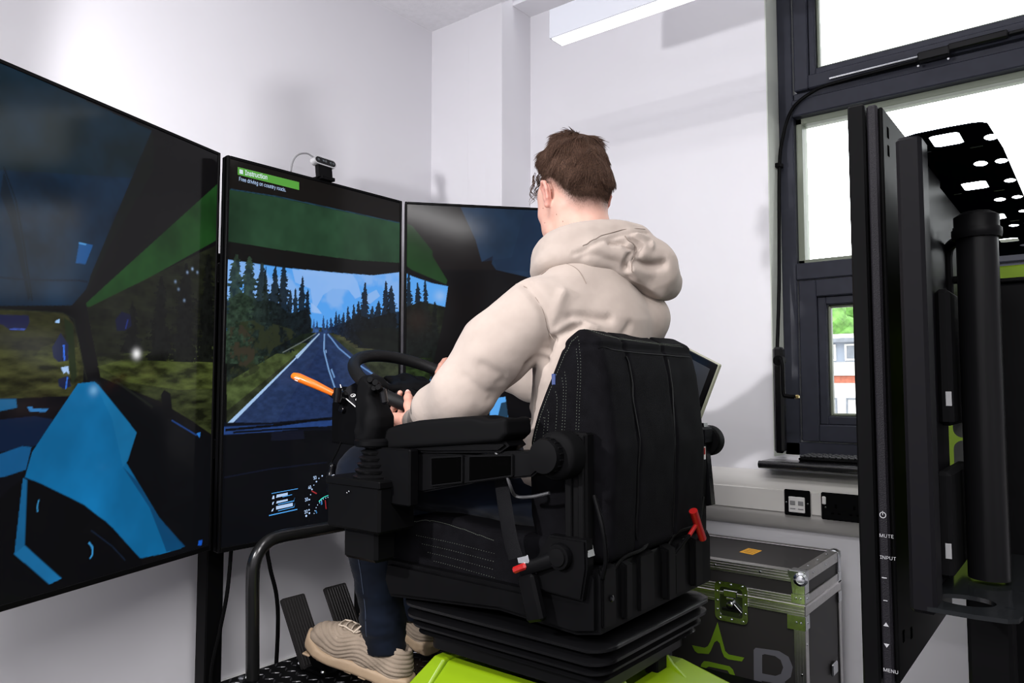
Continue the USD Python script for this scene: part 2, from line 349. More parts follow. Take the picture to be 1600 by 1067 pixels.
# window winder: bar, crank, cable conduit, chain box
ww = thing('window_winder', 'black manual window winder bar with crank handle and conduit beside the window', 'window winder')
part(ww, 'winder_bar', bx((-.866, 2.505, .857), (-.832, 2.54, 1.212), .008), m_gloss)
part(ww, 'crank', cat(tube([(-.836, 2.505, 1.165), (-.832, 2.465, 1.165)], .017, 16), tube(spline([(-.826, 2.465, 1.172), (-.815, 2.455, 1.15), (-.812, 2.45, 1.06), (-.80, 2.45, 1.048), (-.775, 2.45, 1.046)]), .007, 10)), m_black, 'black cranked handle')
part(ww, 'grip_tip', cbox((-.768, 2.45, 1.046), (.012, .013, .013), .003), M('brass', (.6, .45, .2), .3, metal=1))
cab = spline([(-.858, 2.535, 1.20), (-.868, 2.60, 1.45), (-.872, 2.64, 1.85), (-.860, 2.655, 1.98), (-.825, 2.655, 2.07), (-.76, 2.655, 2.112), (-.68, 2.662, 2.13), (-.43, 2.664, 2.137)], 10)
part(ww, 'conduit', tube(cab, .006, 10), m_black)
part(ww, 'clip', cbox((-.874, 2.645, 1.87), (.022, .03, .016), .002), m_black)
part(ww, 'chain_box', cat(bx((-.425, 2.645, 2.128), (-.335, 2.672, 2.158), .004), bx((-.34, 2.65, 2.140), (-.18, 2.672, 2.164), .004), bx((-.18, 2.652, 2.144), (.1, 2.67, 2.156), .003)), m_gloss)
part(ww, 'rod', tube([(-.70, 2.664, 2.150), (-.42, 2.664, 2.150)], .004, 8), m_zinc)
for x in (-.425, -.34): part(ww, 'screw', bolt((x, 2.662, 2.118), (0, -1, 0), .005), m_zinc)

# keyboard lying on the sill
kb = thing('keyboard', 'black computer keyboard lying on the window sill', 'keyboard')
part(kb, 'body', bx((-.80, 2.545, .8325), (-.45, 2.672, .843), .004), m_black)
KK = [cbox((-.79+.0195*i+.004*(j % 2), 2.56+.0195*j, .847), (.016, .016, .008), .003) for j in range(6) for i in range(17)]
m_key = M('keycap', (.05, .052, .056), .3, spec=.7)
for k in KK: part(kb, 'key', k, m_key, smooth=False)

# dado trunking with its outlets
tr = thing('dado_trunking', 'white curved plastic cable trunking running along the wall below the sill', 'trunking')
prof = [(2.566, .598), (2.542, .612), (2.522, .645), (2.512, .662), (2.512, .738), (2.520, .765), (2.545, .785), (2.566, .792)]
m_yz = np.array([[0, 0, 1, 0], [1, 0, 0, 0], [0, 1, 0, 0], [0, 0, 0, 1.0]])      # local (x,y,z) -> (y,z,x)
def alongx(poly, x0, x1): m = m_yz.copy(); m[0, 3] = x0; return ext(poly, x1-x0, m)
part(tr, 'base', alongx(prof, -1.93, 3.0), m_upvc)
for a, b in ((-1.925, -.835), (-.750, -.718), (-.57, 2.9)): part(tr, 'cover', bx((a, 2.5065, .6635), (b, 2.516, .7365), .002), m_upvc)
do = thing('data_outlet', 'black square data outlet plate with white double socket insert on the trunking', 'data outlet')
part(do, 'plate', bx((-.834, 2.500, .657), (-.751, 2.5068, .741), .003), m_black)
part(do, 'insert', bx((-.819, 2.496, .668), (-.767, 2.502, .719), .002), m_white)
for k in (0, 1):
    part(do, 'port', cat(bx((-.814+.026*k, 2.4945, .692), (-.797+.026*k, 2.4985, .706), .001), bx((-.814+.026*k, 2.4945, .679), (-.797+.026*k, 2.4985, .682), .0005)), M('port_grey%d' % k, (.25, .25, .26), .4))
for x in (-.827, -.758): part(do, 'screw', bolt((x, 2.500, .699), (0, -1, 0), .003, .0015), m_zinc)
ds = thing('double_power_socket', 'black double power socket with white switch on the trunking', 'power socket')
part(ds, 'plate', bx((-.717, 2.499, .655), (-.571, 2.5068, .741), .004), m_black)
for x in (-.707, -.583): part(ds, 'switch', bx((x-.006, 2.494, .703), (x+.006, 2.5, .729), .003), m_white)
m_hole = M('pin_hole', (.001, .001, .001), .8, spec=0)
for x in (-.672, -.617):
    part(ds, 'pin_holes', cat(bx((x-.003, 2.498, .694), (x+.003, 2.4995, .706), .0004), bx((x-.014, 2.498, .675), (x-.006, 2.4995, .680), .0004), bx((x+.006, 2.498, .675), (x+.014, 2.4995, .680), .0004)), m_hole)
part(ds, 'screw', bolt((-.703, 2.499, .694), (0, -1, 0), .003, .0015), m_zinc)

# pendant luminaire
pl = thing('linear_pendant_light', 'long white box section linear pendant light hanging below the ceiling by the window', 'ceiling light')
m_body = M('luminaire_enamel', (.62, .64, .70), .45)
part(pl, 'housing', bx((-1.346, 1.89, 2.194), (2.2, 1.955, 2.29), .0015), m_body)
part(pl, 'diffuser', bx((-1.338, 1.894, 2.190), (2.19, 1.951, 2.196), .001), M('diffuser_glow', (.9, .9, .9), .5, emit=(1, .985, .95), estr=3.2))
for x in (-.9, .8, 1.9): part(pl, 'suspension_wire', tube([(x, 1.92, 2.288), (x, 1.92, 2.71)], .0012, 6), m_zinc)

# outside
struct('ground_outside', bx((-60, 3.2, -3.4), (60, 160, -3.2), .01), M('paving_outside', (.42, .41, .40), .9, vary=.2, vscale=.5))
hb = thing('terraced_house', 'pale house with grey upper windows and red brick band seen through the lower casement', 'building')
m_ren, m_slate, m_brick = M('render', (.85, .83, .80), .8), M('slate', (.22, .24, .28), .6, vary=.2, vscale=3), M('brick_band', (.62, .20, .13), .8, vary=.15, vscale=8)
hx, hy = -10.5, 33.0
hx = -8.5
part(hb, 'wall', bx((hx-9, hy, -3.3), (hx+9, hy+8, 2.0), .02), m_ren)
part(hb, 'upper_wall', bx((hx-9, hy+.02, 2.0), (hx+9, hy+8, 3.05), .02), M('grey_cladding', (.30, .34, .42), .7))
part(hb, 'brick_band', bx((hx-9, hy-.05, 1.22), (hx+9, hy, 1.52), .02), m_brick)
part(hb, 'tiled_canopy', alongx([(hy-.5, 1.52), (hy, 1.52), (hy, 2.1)], hx-9, hx+9), M('canopy_tile', (.55, .52, .48), .8, vary=.1, vscale=6))
part(hb, 'roof', alongx([(hy-.4, 2.98), (hy+8.4, 2.98), (hy+4, 3.55)], hx-9.2, hx+9.2), M('pale_roof', (.50, .47, .44), .8))
part(hb, 'roof_edge', bx((hx-9.2, hy-.45, 2.9), (hx+9.2, hy-.35, 3.08), .01), m_slate)
for k in range(14):
    x = hx-8.6+1.25*k
    w = part(hb, 'window', ring(x, x+.9, 2.15, 2.85, .08, hy-.06, hy+.03, .01), m_ren); part(w, 'pane', bx((x+.07, hy-.03, 2.22), (x+.83, hy-.01, 2.78), .005), m_slate)
    w = part(hb, 'window', ring(x, x+.9, -.6, .6, .08, hy-.06, hy+.03, .01), m_slate); part(w, 'pane', bx((x+.07, hy-.03, -.53), (x+.83, hy-.01, .53), .005), m_ren)
m_leaf = M('foliage', (.13, .30, .06), .7, vary=.5, vscale=2)
tx, ty = -13.0, 52.0
tree = thing('tree', 'green leafy tree standing behind the pale house', 'tree')
part(tree, 'trunk', tube([(tx, ty, -3.3), (tx+.2, ty, 2), (tx, ty, 6)], [.5, .4, .2], 10), M('bark', (.12, .09, .06), .9))
fv = []
for k in range(60):
    s = trimesh.creation.icosphere(2, 1.0); c = rng.normal(0, 1, 3); c /= np.linalg.norm(c); c *= np.array([4.2, 3.5, 2.7])*rng.uniform(.3, 1)
    s.vertices *= (rng.uniform(.9, 1.6)*(1+.35*(meshkit.noise(s.vertices*3+k)-.5)))[:, None]; s.apply_translation(np.array([tx, ty, 3.4])+c); fv.append(s)
part(tree, 'crown', cat(fv), m_leaf, smooth=False)
# ------------------------------------------------------------------ three portrait displays, their pictures as coloured flat screens
def lin(r, g, b): return tuple(((c/255+.055)/1.055)**2.4 if c > 10 else c/255/12.92 for c in (r, g, b))
class Paint:
    """flat picture on a grid of points over the screen, u to the right and v up, both 0..1"""
    def __init__(s, w, h, step):
        s.nx, s.ny = int(w/step)+1, int(h/step)+1; s.w, s.h = w, h
        s.U, s.V = np.meshgrid(np.linspace(0, 1, s.nx), np.linspace(0, 1, s.ny)); s.du, s.dv = 1/s.nx, 1/s.ny
        s.I = np.zeros((s.ny, s.nx, 3))
    def ins(s, P, U, V):
        P = np.array(P); r = np.zeros(U.shape, bool)
        for a, b in zip(P, np.roll(P, -1, 0)):
            if a[1] != b[1]: r ^= ((a[1] > V) != (b[1] > V)) & (U < (b[0]-a[0])*(V-a[1])/(b[1]-a[1])+a[0])
        return r
    def cover(s, P):
        return sum(s.ins(P, s.U+i*s.du, s.V+j*s.dv) for i in (-.25, .25) for j in (-.25, .25))/4.
    def put(s, c, mask):
        c = np.array(c); s.I = s.I*(1-mask[..., None])+c*mask[..., None]
    def poly(s, P, rgb, k=1.0, tex=None):
        m = s.cover(P)*k; c = np.array(lin(*rgb))
        if tex is not None: c = c*tex[..., None]
        s.put(c, m)
    def line(s, P, w, rgb, k=1.0):
        for a, b in zip(P[:-1], P[1:]):
            wa, wb = (w if np.ndim(w) else (w, w)); a, b = np.array(a), np.array(b)
            e = (b-a)*[s.w, s.h]; n = np.array([-e[1], e[0]])/(np.linalg.norm(e)+1e-9)/[s.w, s.h]
            s.poly([a+n*wa/2, b+n*wb/2, b-n*wb/2, a-n*wa/2], rgb, k)
    def fade(s, c, rr, rgb, k):
        d = np.hypot((s.U-c[0])*s.w, (s.V-c[1])*s.h)/rr; s.put(lin(*rgb), np.clip(np.exp(-d*d)*k, 0, 1))
    def tex(s, su, sv, seed, o=5): return np.clip((meshkit.fbm(np.stack([s.U*su, s.V*sv, 0*s.U], -1), o, seed)-.5)*2.3+.5, 0, 1.2)
    def spruce(s, x, base, top, half, rgb, seed):
        """ragged conifer: boughs by noise, narrowing to the tip"""
        t = (s.V-base)/(top-base); row = t*(top-base)*s.h/.016+seed*.37
        saw = .62+.55*(1-row % 1.0); nz = meshkit.noise(np.stack([s.U*s.w/.006+seed*9, s.V*s.h/.007, 0*s.U+seed], -1))
        big = meshkit.noise(np.stack([(s.U > x)*5.0+seed, row.round()*.9, 0*s.U], -1))
        w = half*np.clip(1-t, 0, 1)**.75*saw*(.55+.7*big)*(.55+.8*nz)+half*.04
        m = (np.abs(s.U-x) < w) & (t > -.05) & (t < 1.0)
        s.put(np.array(lin(*rgb))*(.45+1.1*s.tex(60, 90, seed))[..., None], m*.97)
    def mesh(s, m, d=0.0):
        v = np.stack([s.U*s.w, s.V*s.h, 0*s.U+d], -1).reshape(-1, 3); I = np.arange(s.ny-1)[:, None]*s.nx+np.arange(s.nx-1)[None]
        q = np.stack([I, I+1, I+1+s.nx, I+s.nx], -1).reshape(-1, 4)
        return T(trimesh.Trimesh(v, np.vstack([q[:, [0, 1, 2]], q[:, [0, 2, 3]]]), process=False), m), s.I.reshape(-1, 3)

m_screen = usdkit.material(stage, '/World/Looks/lit_screen', {'a': ('attribute', {'attribute': 'pic'}), 'p': ('principled_bsdf', {'base_color': (.004, .004, .004), 'roughness': .12, 'specular_ior_level': .12, 'emission_strength': 1.0})},
    [('a.color', 'p.emission_color')], surface='p.BSDF')
def screen(parent, paint, m, name='screen_picture'):
    ms, col = paint.mesh(m); p = path_of(parent)+'/'+numbered(path_of(parent), name)
    g = usdkit.mesh(stage, p, ms, m_screen, smooth=False)
    UsdGeom.PrimvarsAPI(g).CreatePrimvar('pic', Sdf.ValueTypeNames.Color3fArray, 'vertex').Set(Vt.Vec3fArray.FromNumpy(col.astype(np.float32)))
    return g.GetPrim()
def glow(name, rgb, k=1): c = lin(*rgb); return M(name, (.01, .01, .01), .4, emit=c, estr=k)
m_g_green, m_g_white, m_g_blue, m_g_teal, m_g_pale, m_g_redn = glow('ui_green', (72, 150, 38)), glow('ui_white', (205, 220, 225)), glow('ui_blue', (70, 150, 220)), glow('ui_teal', (60, 220, 200)), glow('ui_pale_blue', (175, 200, 235)), glow('ui_red', (150, 30, 35))

def display(name, label, o, ux, h, w, step, back):
    """portrait display: o lower left corner seen from the front, ux along its width"""
    t = thing(name, label, 'display'); m = fr(o, ux, y=(0, 0, 1))
    bz = .009
    part(t, 'housing', T(bx((0, 0, -.030), (w, h, -.002), .004), m), m_black)
    part(t, 'bezel', T(cat(bx((0, 0, -.012), (bz, h, .004), .0015), bx((w-bz, 0, -.012), (w, h, .004), .0015), bx((bz, 0, -.012), (w-bz, bz*1.6, .004), .0015), bx((bz, h-bz, -.012), (w-bz, h, .004), .0015)), m), m_metal_b)
    part(t, 'back_cover', T(bx((.08, .12, -.055), (w-.08, h-.12, -.028), .012), m), m_blackm)
    p = Paint(w-2*bz, h-2.6*bz, step)
    return t, p, m @ trimesh.transformations.translation_matrix((bz, bz*1.6, .0005)), m

# ---- centre display
W = .717
tC, p, ms, mC = display('display_screen', 'centre portrait display showing the road ahead between spruce trees', (-2.05, 1.195, .590), (0, 1, 0), 1.19, W, .0024, True)
p.put(lin(6, 6, 7), np.ones_like(p.U))
p.poly([(-0.015, 1.005), (1.058, 0.995), (1.060, 0.937), (0.711, 0.933), (0.236, 0.929), (0.004, 0.920)], (16, 13, 11))
g = p.tex(6, 8, 1)
p.poly([(-0.011, 0.918), (0.236, 0.927), (0.711, 0.931), (1.060, 0.937), (1.062, 0.808), (0.714, 0.790), (0.465, 0.785), (0.241, 0.783), (-0.005, 0.782)], (34, 62, 42), 1, .55+.75*g)
p.line([(0.006, 0.920), (0.236, 0.929), (0.711, 0.933), (1.004, 0.935)], .003, (30, 62, 82))
p.poly([(-0.005, 0.782), (0.241, 0.783), (0.465, 0.785), (0.714, 0.790), (1.062, 0.808), (1.063, 0.767), (0.815, 0.750), (0.586, 0.741), (0.286, 0.733), (0.107, 0.733), (-0.003, 0.734)], (15, 14, 14))
# sky, clouds
sky_m = [(-0.003, 0.735), (0.107, 0.734), (0.286, 0.735), (0.586, 0.743), (0.815, 0.751), (1.063, 0.782), (1.067, 0.541), (0.007, 0.482)]
p.poly(sky_m, (84, 158, 234))
cl = np.clip((p.tex(7, 12, 3, 5)-.42)*3, 0, 1)
p.put(lin(150, 184, 232), p.cover(sky_m)*cl*.55)
p.poly([(0.327, 0.734), (0.683, 0.744), (0.716, 0.723), (0.742, 0.682), (0.702, 0.672), (0.657, 0.697), (0.561, 0.694), (0.505, 0.672), (0.467, 0.634), (0.500, 0.617), (0.453, 0.619), (0.429, 0.686), (0.345, 0.698)], (138, 180, 236), .85)
p.poly([(0.758, 0.683), (0.841, 0.708), (0.867, 0.690), (0.792, 0.658), (0.767, 0.661)], (140, 180, 232), .8)
p.poly([(0.434, 0.647), (0.477, 0.631), (0.500, 0.617), (0.438, 0.618)], (150, 186, 236), .8)
# ground, road
gt = .5+.95*p.tex(26, 60, 5, 5)
p.poly([(0.005, 0.546), (0.490, 0.577), (1.066, 0.582), (1.073, 0.216), (0.017, 0.258)], (44, 50, 33), 1, gt)
p.poly([(0.007, 0.482), (0.156, 0.498), (0.317, 0.522), (0.462, 0.558), (0.420, 0.524), (0.222, 0.435), (0.013, 0.345)], (62, 74, 40), 1, gt)
p.poly([(0.235, 0.518), (0.283, 0.538), (0.322, 0.560), (0.377, 0.576), (0.411, 0.585), (0.433, 0.575), (0.419, 0.556), (0.357, 0.537), (0.284, 0.523)], (112, 112, 100), 1, .55+.9*p.tex(50, 90, 8))
p.poly([(0.565, 0.558), (0.720, 0.578), (0.887, 0.576), (1.011, 0.572), (1.012, 0.530), (0.889, 0.497), (0.722, 0.517)], (62, 62, 42), .7, gt)
rt = .8+.4*p.tex(40, 120, 9)
p.poly([(0.476, 0.564), (0.531, 0.566), (1.015, 0.375), (1.037, 0.218), (0.003, 0.258), (0.009, 0.302), (0.101, 0.352), (0.286, 0.449)], (35, 52, 88), 1, rt)
p.poly([(0.492, 0.517), (0.525, 0.518), (0.727, 0.305), (0.259, 0.312)], (26, 42, 80), .6, rt)
# trees
trees_px = [([(0.042, 0.479), (0.031, 0.753), (0.120, 0.480)], (38, 54, 42)), ([(0.105, 0.480), (0.094, 0.752), (0.182, 0.481)], (36, 52, 40)), ([(0.169, 0.501), (0.160, 0.740), (0.232, 0.503)], (26, 38, 34)), ([(0.238, 0.509), (0.230, 0.736), (0.287, 0.511)], (18, 28, 28)), ([(0.281, 0.516), (0.272, 0.749), (0.334, 0.517)], (14, 22, 24)),
  ([(0.320, 0.529), (0.315, 0.675), (0.347, 0.530)], (14, 22, 26)), ([(0.347, 0.531), (0.342, 0.682), (0.375, 0.532)], (15, 24, 28)), ([(0.385, 0.538), (0.379, 0.720), (0.420, 0.539)], (14, 22, 26)), ([(0.416, 0.549), (0.411, 0.685), (0.441, 0.550)], (13, 20, 25)), ([(0.188, 0.586), (0.182, 0.732), (0.207, 0.587)], (22, 32, 30)),
  ([(0.454, 0.563), (0.453, 0.599), (0.462, 0.563)], (40, 66, 110)), ([(0.472, 0.564), (0.471, 0.598), (0.483, 0.564)], (44, 72, 118)), ([(0.509, 0.565), (0.507, 0.612), (0.520, 0.565)], (38, 62, 104)), ([(0.531, 0.564), (0.530, 0.604), (0.542, 0.564)], (36, 58, 98)), ([(0.553, 0.565), (0.552, 0.609), (0.568, 0.565)], (28, 46, 78)), ([(0.584, 0.564), (0.582, 0.629), (0.599, 0.564)], (22, 36, 60)), ([(0.603, 0.561), (0.601, 0.622), (0.622, 0.561)], (20, 32, 50)),
  ([(0.630, 0.558), (0.628, 0.627), (0.653, 0.559)], (15, 25, 40)), ([(0.657, 0.555), (0.654, 0.647), (0.681, 0.556)], (14, 22, 34)), ([(0.693, 0.550), (0.690, 0.655), (0.721, 0.551)], (12, 20, 28)), ([(0.766, 0.533), (0.761, 0.726), (0.820, 0.535)], (9, 14, 17)), ([(0.725, 0.540), (0.722, 0.666), (0.762, 0.541)], (10, 16, 22)), ([(0.816, 0.535), (0.813, 0.655), (0.862, 0.536)], (10, 16, 19)), ([(0.858, 0.536), (0.855, 0.673), (0.905, 0.537)], (9, 14, 17)), ([(0.906, 0.527), (0.901, 0.740), (0.963, 0.528)], (8, 13, 15)), ([(0.945, 0.528), (0.941, 0.728), (1.003, 0.529)], (8, 13, 15))]
p.poly([(0.001, 0.627), (0.065, 0.655), (0.151, 0.635), (0.230, 0.639), (0.321, 0.609), (0.417, 0.628), (0.439, 0.597), (0.441, 0.543), (0.284, 0.507), (0.010, 0.417)], (18, 27, 24), .96, .4+1.2*p.tex(40, 70, 13))
p.poly([(0.545, 0.579), (0.640, 0.596), (0.719, 0.624), (0.801, 0.616), (0.886, 0.631), (1.010, 0.649), (1.013, 0.499), (0.846, 0.526), (0.641, 0.556)], (9, 13, 14), .96, .5+p.tex(40, 70, 14))
for i, (q, c) in enumerate(trees_px):
    p.spruce(q[0][0], q[0][1], q[1][1], 1.25*abs(q[2][0]-q[0][0]), c, 20+i)
bush = np.clip((p.tex(40, 60, 11)-.3)*3, 0, 1)
p.put(np.array(lin(40, 46, 28)), p.cover([(0.018, 0.571), (0.153, 0.585), (0.299, 0.570), (0.384, 0.559), (0.333, 0.540), (0.235, 0.511), (0.213, 0.489), (0.143, 0.442), (0.025, 0.417)])*bush*.85)
p.put(np.array(lin(52, 45, 36)), p.cover([(0.018, 0.563), (0.077, 0.568), (0.130, 0.534), (0.145, 0.484), (0.097, 0.459), (0.023, 0.453)])*bush*.8)
p.poly([(0.323, 0.534), (0.384, 0.554), (0.455, 0.561), (0.448, 0.547), (0.357, 0.528), (0.324, 0.525)], (20, 30, 20), .9, gt)
p.poly([(0.700, 0.570), (0.887, 0.592), (1.011, 0.590), (1.013, 0.499), (0.915, 0.505), (0.762, 0.533)], (14, 18, 14), .8, gt)
p.line([(0.469, 0.560), (0.385, 0.531), (0.284, 0.500)], .003, (110, 120, 118), .8)
p.line([(0.487, 0.559), (0.359, 0.488), (0.020, 0.308)], (.003, .012), (165, 195, 228))
p.line([(0.487, 0.559), (0.359, 0.488)], .0035, (150, 180, 215)); p.line([(0.359, 0.488), (0.020, 0.308)], (.004, .011), (160, 192, 230))
p.line([(0.516, 0.560), (0.514, 0.512), (0.545, 0.455), (0.585, 0.400)], .0055, (118, 158, 208)); p.line([(0.525, 0.513), (0.529, 0.504)], .004, (130, 165, 210)); p.line([(0.560, 0.458), (0.580, 0.433)], .006, (110, 150, 200))
p.line([(0.535, 0.560), (0.604, 0.520), (0.723, 0.475), (0.934, 0.413)], .005, (105, 145, 200))
# dashboard top, wipers, dark dash
p.poly([(-0.014, 0.316), (0.227, 0.310), (0.553, 0.318), (1.071, 0.338), (1.079, -0.104), (-0.000, -0.008)], (8, 12, 24), 1, .8+.4*g)
p.poly([(-0.014, 0.305), (0.227, 0.305), (0.554, 0.309), (1.016, 0.319), (1.017, 0.290), (0.554, 0.293), (0.228, 0.285), (-0.013, 0.284)], (30, 55, 105), .9, .6+.8*rt)
p.line([(0.009, 0.296), (0.259, 0.302), (0.542, 0.315)], .008, (5, 7, 14)); p.line([(0.044, 0.289), (0.292, 0.291), (0.517, 0.290)], .006, (4, 6, 12))
p.poly([(-0.013, 0.284), (0.228, 0.283), (1.072, 0.281), (1.080, -0.123), (-0.000, -0.008)], (5, 6, 11))
p.poly([(0.234, 0.283), (0.404, 0.284), (0.411, 0.260), (0.232, 0.261)], (14, 17, 32), .9)
p.line([(0.009, 0.176), (0.231, 0.186), (0.539, 0.189)], .004, (12, 17, 34))
screen(tC, p, ms)
# interface overlays on the centre screen: each a lit flat piece
def ui(parent, name, P, mat, mm, w, h, label=None, lift=.0012):
    part(parent, name, T(ext([(u*w, v*h) for u, v in P], .0006), mm @ trimesh.transformations.translation_matrix((0, 0, lift))), mat, label, smooth=False)
def uitext(parent, txt, a, b, hgt, mat, mm, w, h, bold=False, lift=.002):
    a, b = np.array(a)*[w, h], np.array(b)*[w, h]
    tm = meshkit.text_mesh(txt, hgt, .0004, bold); L = tm.bounds[1][0]; e = b-a; tm.vertices[:, 0] *= np.linalg.norm(e)/L; tm.vertices[:, 2] += lift
    e3 = np.array([e[0], e[1], 0]); part(parent, 'screen_text', T(tm, mm @ fr((a[0], a[1], 0), e3, z=(0, 0, 1))), mat, smooth=False)
w_, h_ = .717, 1.19
ui(tC, 'instruction_bar', [(0.049, 0.976), (0.359, 0.977), (0.360, 0.955), (0.050, 0.956)], m_g_green, mC, w_, h_, 'green instruction bar at the top of the screen')
ui(tC, 'document_icon', [(0.057, 0.971), (0.073, 0.971), (0.074, 0.960), (0.057, 0.960)], m_g_white, mC, w_, h_, lift=.002)
a, b = [(0.083, 0.960), (0.193, 0.962)]
uitext(tC, 'Instruction', a, b, .0145, m_g_white, mC, w_, h_, True)
a, b = [(0.055, 0.941), (0.289, 0.941)]
uitext(tC, 'Free driving on country roads.', a, b, .0125, m_g_pale, mC, w_, h_)
# instruments on the dashboard
ui(tC, 'gauge_line', [(0.246, 0.131), (0.381, 0.135), (0.381, 0.133), (0.246, 0.129)], m_g_blue, mC, w_, h_)
ui(tC, 'gauge_line', [(0.235, 0.075), (0.380, 0.080), (0.380, 0.077), (0.235, 0.072)], m_g_blue, mC, w_, h_)
for q in ([(0.272, 0.125), (0.328, 0.127), (0.328, 0.120), (0.269, 0.117)], [(0.273, 0.108), (0.328, 0.110), (0.329, 0.105), (0.270, 0.102)], [(0.270, 0.095), (0.355, 0.098), (0.356, 0.089), (0.270, 0.086)]): ui(tC, 'gauge_bar', q, m_g_pale, mC, w_, h_)
for q in ([(0.253, 0.124), (0.259, 0.124), (0.261, 0.115), (0.248, 0.115)], [(0.252, 0.107), (0.260, 0.108), (0.254, 0.100), (0.249, 0.101)], [(0.251, 0.089), (0.259, 0.091), (0.254, 0.083), (0.246, 0.083)]): ui(tC, 'gauge_icon', q, m_g_pale, mC, w_, h_)
for q in ([(0.301, 0.118), (0.351, 0.121), (0.351, 0.119), (0.302, 0.116)], [(0.279, 0.100), (0.362, 0.104), (0.365, 0.111), (0.362, 0.101), (0.279, 0.098)], [(0.280, 0.083), (0.363, 0.087), (0.366, 0.096), (0.364, 0.085), (0.280, 0.081)]): ui(tC, 'gauge_tick', q, m_g_blue, mC, w_, h_)
for txt, (a, b) in {'50': [(0.464, 0.153), (0.482, 0.154)], '40': [(0.437, 0.128), (0.454, 0.130)], '30': [(0.420, 0.096), (0.438, 0.098)], '20': [(0.418, 0.063), (0.437, 0.065)]}.items():
    uitext(tC, txt, a, b, .011, m_g_pale, mC, w_, h_, True)
for (x, y), r in zip([(0.514, 0.161), (0.496, 0.155), (0.482, 0.147), (0.468, 0.138), (0.458, 0.127), (0.451, 0.113), (0.445, 0.100), (0.443, 0.086), (0.444, 0.072), (0.446, 0.063), (0.429, 0.057)], (.003, .0022, .003, .002, .003, .0022, .003, .002, .003, .0035, .004)):
    ui(tC, 'dial_tick', [(x+r*math.cos(k*.9)/w_, y+r*math.sin(k*.9)/h_) for k in range(7)], m_g_pale, mC, w_, h_)
ui(tC, 'dial_needle', [(0.456, 0.125), (0.487, 0.115), (0.483, 0.112), (0.456, 0.121)], m_g_redn, mC, w_, h_)
ui(tC, 'dial_needle', [(0.531, 0.093), (0.536, 0.092), (0.542, 0.067), (0.537, 0.067)], m_g_redn, mC, w_, h_)
ar = [(0.496, 0.092), (0.512, 0.099), (0.530, 0.103), (0.549, 0.105), (0.567, 0.105), (0.567, 0.103), (0.549, 0.103), (0.530, 0.101), (0.514, 0.096), (0.500, 0.089)]
ui(tC, 'dial_arc', ar, m_g_teal, mC, w_, h_)
for (x, y) in [(0.502, 0.087), (0.491, 0.082), (0.483, 0.075), (0.476, 0.067), (0.472, 0.060), (0.513, 0.092), (0.523, 0.096), (0.536, 0.098), (0.549, 0.099), (0.564, 0.099), (0.579, 0.096), (0.592, 0.092), (0.583, 0.084)]:
    ui(tC, 'dial_tick', [(x+.0016*math.cos(k*.9)/w_, y+.0022*math.sin(k*.9)/h_) for k in range(7)], m_g_pale, mC, w_, h_)
for txt, (a, b) in {'10': [(0.508, 0.081), (0.518, 0.082)], '5': [(0.481, 0.059), (0.488, 0.060)]}.items(): uitext(tC, txt, a, b, .010, m_g_blue, mC, w_, h_, True)

# ---- left display
tL, p, ms, mL = display('display_screen', 'left portrait display showing the blue cab interior and side window', np.array([-2.1, 1.2, .593])-.717*np.array([-.3351, .9422, 0]), (-.3351, .9422, 0), 1.204, W, .0024, True)
nz = p.tex(8, 12, 31)
p.put(lin(9, 8, 10), np.ones_like(p.U))
p.poly([(-0.011, 1.028), (0.031, 1.003), (0.629, 0.992), (0.524, 0.842), (0.434, 0.716), (0.358, 0.602), (0.304, 0.565), (0.024, 0.547)], (10, 34, 56), 1, .45+.9*nz*(.6+.5*p.V))
p.poly([(-0.011, 1.028), (0.031, 1.003), (0.629, 0.992), (0.537, 0.866), (0.171, 0.819), (0.006, 0.797)], (14, 30, 30), .55)
p.line([(0.044, 0.809), (0.089, 0.751), (0.120, 0.677), (0.158, 0.565)], .003, (6, 14, 22)); p.poly([(0.045, 0.801), (0.086, 0.741), (0.116, 0.670), (0.151, 0.572), (0.145, 0.564), (0.105, 0.645), (0.072, 0.713), (0.038, 0.755)], (6, 16, 26), .8)
p.line([(0.020, 0.600), (0.142, 0.604), (0.325, 0.618), (0.362, 0.618)], .004, (6, 20, 38))
p.poly([(0.324, 0.698), (0.380, 0.697), (0.352, 0.654), (0.313, 0.653)], (22, 80, 140), .9); p.poly([(0.324, 0.698), (0.354, 0.698), (0.350, 0.693), (0.322, 0.693)], (70, 140, 200), .9)
p.poly([(0.629, 0.992), (0.642, 0.972), (0.647, 0.903), (0.439, 0.692), (0.359, 0.592), (0.374, 0.632)], (10, 14, 12))
p.poly([(1.010, 0.929), (1.018, 0.782), (0.656, 0.656), (0.470, 0.591), (0.404, 0.568), (0.363, 0.566), (0.360, 0.573), (0.454, 0.625)], (22, 58, 22), 1, .7+.6*nz)
# side window with moving grass
gs = p.tex(14, 80, 33, 6); gf = p.tex(26, 44, 34, 6)
winp = [(0.025, 0.540), (0.146, 0.545), (0.269, 0.547), (0.313, 0.537), (0.339, 0.486), (0.371, 0.414), (0.317, 0.378), (0.137, 0.373), (0.036, 0.377)]
p.poly(winp, (50, 52, 26), 1, .25+1.5*gs); up = [(0.025, 0.540), (0.269, 0.547), (0.318, 0.537), (0.334, 0.480), (0.195, 0.470), (0.030, 0.468)]
p.poly(up, (24, 22, 14), .6, .4+1.2*gf)
p.poly([(0.195, 0.476), (0.262, 0.490), (0.349, 0.441), (0.338, 0.422), (0.174, 0.457)], (70, 76, 34), .35, .4+1.2*gs)
fw = [(0.366, 0.563), (0.538, 0.618), (1.019, 0.769), (1.048, 0.264), (0.877, 0.318), (0.706, 0.366), (0.524, 0.401), (0.430, 0.420), (0.411, 0.462)]
